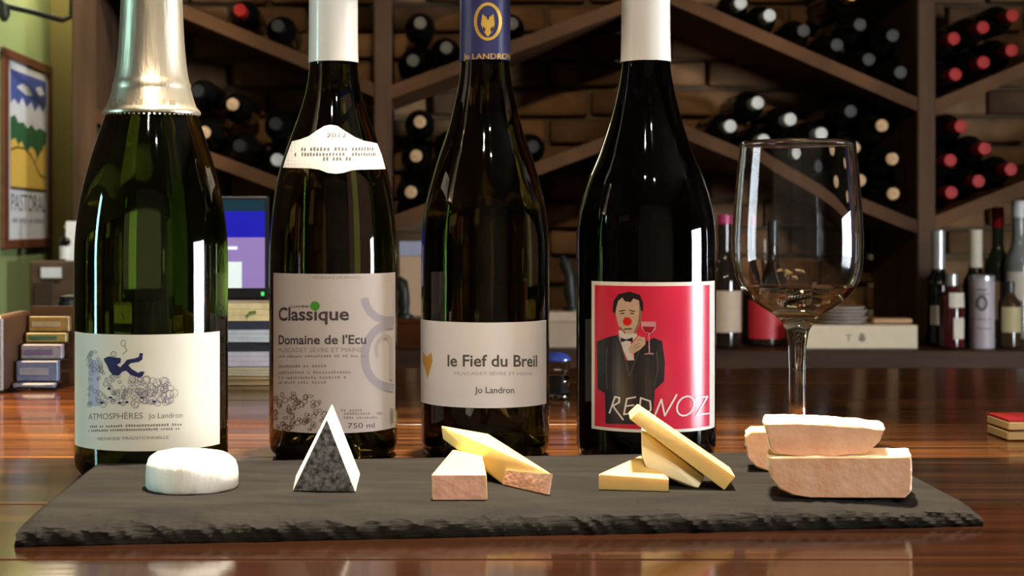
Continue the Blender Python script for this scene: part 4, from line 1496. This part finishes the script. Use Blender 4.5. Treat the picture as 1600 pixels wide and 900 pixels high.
for k, (py_t, nm, lb, cc, ct) in enumerate(lay_):
    z1_ = W(0, py_t, pY).z
    rz = rnd.uniform(-.12, .12)
    t = thing(nm, lb, ct, ((px0 + px1) / 2 + rnd.uniform(-.003, .003), pY + .03, zz))
    t.rotation_euler = (0, 0, rz * 0.5)
    hgt = z1_ - zz - .0006
    n_ = 3
    for q in range(n_):
        MB().span((-.031 + rnd.uniform(-.0015, .0015), -.028 + rnd.uniform(-.001, .002), hgt * q / n_ + .0001), (.031 + rnd.uniform(-.0015, .0015), .028, hgt * (q + 1) / n_ - .0001)).build('sheet', flat('paper_' + nm, cc, 0.6, var=0.15, scale=90), t)
    if ct == 'pad':
        P = Print()
        P.stroke([(384, 501 - 4), (390, 497 - 6), (398, 494 - 4)], 3.5)
        P.lay('green_mark', ink('leaf', (0.12, 0.20, 0.03)), t, lambda x, y, l: Vector(((x - 392) / F * pY, -.0295, hgt * .45 - (y - 492) / F * pY)), 0, step=0)
    zz = z1_

# wooden box, black handle and carton between the second and third bottles
bY = 3.62
wz = W(0, 497, bY).z
t = thing('wooden_box', 'reddish wooden box on the back counter between the two middle bottles', 'box', (W(640, 0, bY).x, bY + .08, CT))
hx = 40 / F * bY
MB().span((-hx, -.08, .0005), (hx, .08, wz - CT - .012)).bevel(.002, 1).build('body', M_plankC, t)
MB().span((-hx - .004, -.084, wz - CT - .0118), (hx + .004, .084, wz - CT)).bevel(.002, 1).build('lid', M_plankC, t)
t = thing('tan_carton', 'tan carton with a lilac band on the reddish wooden box', 'box', (W(643, 0, bY).x, bY + .09, wz))
z1_ = W(0, 377, bY).z - wz
MB().span((-.03, -.035, .0005), (.05, .035, z1_ * .80)).bevel(.002, 1).build('body', flat('tan_card', (0.44, 0.30, 0.19), 0.6), t)
MB().span((-.031, -.036, z1_ * .80 + .0003), (.051, .036, z1_)).bevel(.002, 1).build('lid', flat('lilac_card', (0.30, 0.32, 0.46), 0.6), t)


def lever(label, px, py_b, py_t, Y, z, lean):
    t = thing('lever_handle', label, 'handle', (W(px, 0, Y).x, Y, z))
    hg = W(0, py_t, Y).z - z
    MB().lathe([(0, .0005), (.022, .0005), (.022, .006), (.012, .010), (.010, .03), (0, .03)], 20).build('foot', M_iron, t, 40)
    MB().tube([(0, 0, .02), (lean * .2, 0, hg * .35), (lean * .1, 0, hg * .6), (lean * .7, 0, hg * .85), (lean, 0, hg)], [.012, .016, .013, .017, .003], 12).build('grip', M_iron, t, 50)


lever('black curved handle standing on the reddish wooden box', 632, 497, 432, bY + .02, wz, -.012)
lever('black pointed handle on the beige box just left of the red-label bottle', 893, 486, 398, 3.66, W(0, 487, 3.62).z, -.022)
t = thing('beige_box', 'beige box on the back counter between third and fourth bottles', 'box', (W(885, 0, 3.62).x, 3.67, CT))
hz = W(0, 487, 3.62).z - CT
MB().span((-.055, -.05, .0005), (.055, .05, hz * .72)).bevel(.002, 1).build('body', flat('beige_card', (0.36, 0.27, 0.19), 0.6), t)
MB().span((-.056, -.051, hz * .72 + .0003), (.056, .051, hz)).bevel(.002, 1).build('lid', flat('beige_card_light', (0.42, 0.32, 0.23), 0.6), t)
# ringed little glass with blue top
jY = 1.285
t = thing('small_glass', 'small ringed clear glass with a blue top on the bar between third and fourth bottles', 'glass', (W(868, 0, jY).x, jY, ZB + .0004))
MB().lathe([(0, .002), (.009, 0), (.0115, .001), (.0115, .006), (.0095, .008), (.0118, .012), (.0118, .017), (.0098, .0195), (.012, .024), (.0125, .031), (.0118, .0315), (.0112, .025), (.009, .020), (.009, .008), (.007, .004), (0, .004)], 32).build('glass', M_clear, t, 50)
MB().lathe([(0, .0316), (.0128, .0316), (.0128, .0335), (.010, .0365), (.004, .0385), (0, .0388)], 28).build('lid', flat('blue_plastic', (0.04, 0.06, 0.32), 0.25), t, 40)
MB().lathe([(0, .0045), (.0088, .0045), (.0088, .0195), (0, .0195)], 24).build('white_glint_core', flat('white_glint_core', (0.70, 0.70, 0.74), 0.4), t, 40)  # white core stands in for the reflections in the ringed glass

# ------------------------------------------------------------------ right side of the back counter
M_win = mat('wine_dark_glass', (0.018, 0.010, 0.008), 0.08, var=0.2, spec=0.6)
M_mag = flat('magenta_foil', (0.42, 0.03, 0.14), 0.35)
small_bottle('counter_bottle', 'dark wine bottle with magenta top and beige label beside the wine glass', 1132, 336, 537, 25, 3.66, M_win, M_mag, CT, [(455, 520, M_beige, -70, 75)], 'wine bottle', 0.42, 0.07, 0.33, 0.17)
small_bottle('counter_bottle', 'dark bottle with a bright red label seen beside the glass stem', 1193, 345, 537, 33, 3.72, M_win, CAP['black'], CT, [(470, 530, flat('red_label', (0.45, 0.02, 0.03), 0.5), -55, 70)], 'wine bottle', 0.36, 0.2, 0.33, 0.17)

xb0, xb1 = W(1256, 0, 3.60).x, W(1434, 0, 3.60).x
bo = Vector(((xb0 + xb1) / 2, 3.65, CT))
t = thing('white_box', 'long low cream carton with small dark marks on the back counter', 'box', bo)
bz = W(0, 508, 3.6).z - CT
MB().span((xb0 - bo.x, -.05, .0005), (xb1 - bo.x, .06, bz)).bevel(.002, 1).build('body', flat('cream_card', (0.62, 0.52, 0.36), 0.6), t)
P = Print()
P.text('T', 1320, 1332, 533, 10)
P.disc(1347, 529, 5.5, 5)
P.rect(1343, 521, 1351, 524)
P.lay('printed_mark', ink('box_ink', (0.20, 0.15, 0.10)), t, lambda x, y, l: W(x, y, 3.5985) - bo, 0, step=0)
zz = CT + bz + .0004
for k in range(5):
    t = MB().lathe([(0, 0), (.048, 0), (.062 - k * .001, .006), (.062 - k * .001, .0078), (0, .0078)], 40).build('saucer', flat('grey_stoneware', (0.42, 0.36, 0.30), 0.6, var=0.15), None, 40)
    t.location = (W(1312 + (k % 2) * 3, 0, 3.66).x, 3.66, zz)
    zz += .0082
    tag(t, ['lowest', 'second lowest', 'middle', 'second highest', 'topmost'][k] + ' of the grey saucers stacked on the cream carton', 'saucer', 'saucers stacked on the carton')
t = MB().span((W(1362, 0, 3.66).x, 3.65, 0), (W(1424, 0, 3.66).x, 3.70, .012)).bevel(.003, 1).build('wood_block', flat('tan_wood', (0.42, 0.24, 0.11), 0.5), None, None, (W(1393, 0, 3.66).x, 3.67, 0))
t.location.z = CT + bz + .0004
tag(t, 'flat tan wooden block on the right end of the cream carton', 'block')

M_silver = flat('silver_foil', (0.45, 0.46, 0.48), 0.3, metal=0.6)
small_bottle('counter_bottle', 'spirit bottle with silvery neck right beside the rack post', 1466, 360, 540, 19, 3.72, M_dark, M_silver, CT, [(478, 508, M_cream, -55, 30)], 'bottle', 0.5, 0.36, 0.34, 0.14)
small_bottle('counter_bottle', 'squat dark red bottle with two cream labels on the back counter', 1487, 428, 541, 19, 3.62, mat('dark_red_glass', (0.06, 0.008, 0.008), 0.1, var=0.2), M_silver, CT, [(458, 481, M_cream, -30, 50), (497, 530, M_cream, -10, 50)], 'bottle', 0.42, 0.16, 0.20, 0.12)
small_bottle('counter_bottle', 'bottle with cream foil neck behind the lilac gift tube', 1524, 359, 530, 19, 3.79, M_dark, M_cream, CT, [], 'bottle', 0.5, 0.34, 0.34, 0.16)
small_bottle('counter_bottle', 'green bottle with a red top, second from the right frame edge', 1559, 324, 520, 21, 3.95, mat('green_dark_glass', (0.03, 0.05, 0.025), 0.1, var=0.2), CAP['red'], CT, [(440, 500, M_beige, -60, 60)], 'bottle', 0.4, 0.16, 0.32, 0.16)
small_bottle('counter_bottle', 'pale bottle with a white cap at the right frame edge', 1592, 314, 525, 22, 3.88, mat('pale_grey_glass', (0.20, 0.21, 0.20), 0.1, var=0.1), CAP['white'], CT, [(425, 470, M_cream, -70, 70)], 'bottle', 0.45, 0.12, 0.30, 0.16)
small_bottle('counter_bottle', 'small brown bottle with yellowish label right of the lilac gift tube', 1577, 440, 541, 17, 3.64, mat('brown_glass', (0.05, 0.028, 0.012), 0.1, var=0.2), CAP['black'], CT, [(480, 520, flat('straw_label', (0.45, 0.38, 0.20), 0.6), -60, 60)], 'bottle', 0.42, 0.16, 0.20, 0.14)
tx, tY = W(1534, 0, 3.63).x, 3.63
t = thing('gift_tube', 'lilac-grey gift tube with a dark oval emblem and silver lid', 'tube', (tx, tY, CT + .0004))
tr = 19 / F * 3.63
tz = W(0, 430, 3.61).z - CT
MB().lathe([(0, 0), (tr, 0), (tr, tz * .93), (0, tz * .93)], 32).build('body', flat('lilac_tube', (0.40, 0.35, 0.37), 0.45), t, 40)
MB().lathe([(0, tz * .931), (tr + .0006, tz * .931), (tr + .0006, tz * .985), (tr * .85, tz), (0, tz)], 32).build('lid', M_silver, t, 40)


def tm(px, py, lift):
    s = max(-.97, min(.97, (px - 1534) / 19))
    a = math.asin(s) + -math.atan2(tx, tY)
    r = tr + .0005 + lift
    return Vector((r * math.sin(a), -r * math.cos(a), W(0, py, tY - tr).z - CT))


P = Print()
P.ring(1534, 474, 6.5, 10, 4.5, 18)
P.greek(1522, 1546, 455, 4, 1)
P.greek(1522, 1546, 461, 3, 2)
P.greek(1520, 1548, 500, 2.5, 3)
P.greek(1520, 1548, 515, 2.5, 4)
P.lay('emblem', ink('tube_ink', (0.09, 0.08, 0.09)), t, tm, 0, step=4)

# wooden block with a red top at the right edge of the bar
rY = onz(1578, 690, ZB).y
rx0 = W(1576, 0, rY).x
t = thing('matchbox', 'pale wooden box with a red top at the right edge of the bar', 'box', (rx0 + .03, rY + .02, ZB + .0004))
MB().span((-.030, -.018, 0), (.03, .02, .0062)).bevel(.0008, 1).build('tray', flat('pale_wood', (0.52, 0.34, 0.14), 0.5), t)
MB().span((-.030, -.020, .0070), (.03, .02, .0128)).bevel(.0008, 1).build('sleeve', flat('pale_wood_2', (0.62, 0.42, 0.18), 0.5), t)
MB().span((-.0298, -.0198, .0129), (.03, .0198, .0142)).build('red_top', flat('red_card', (0.55, 0.03, 0.03), 0.4), t)
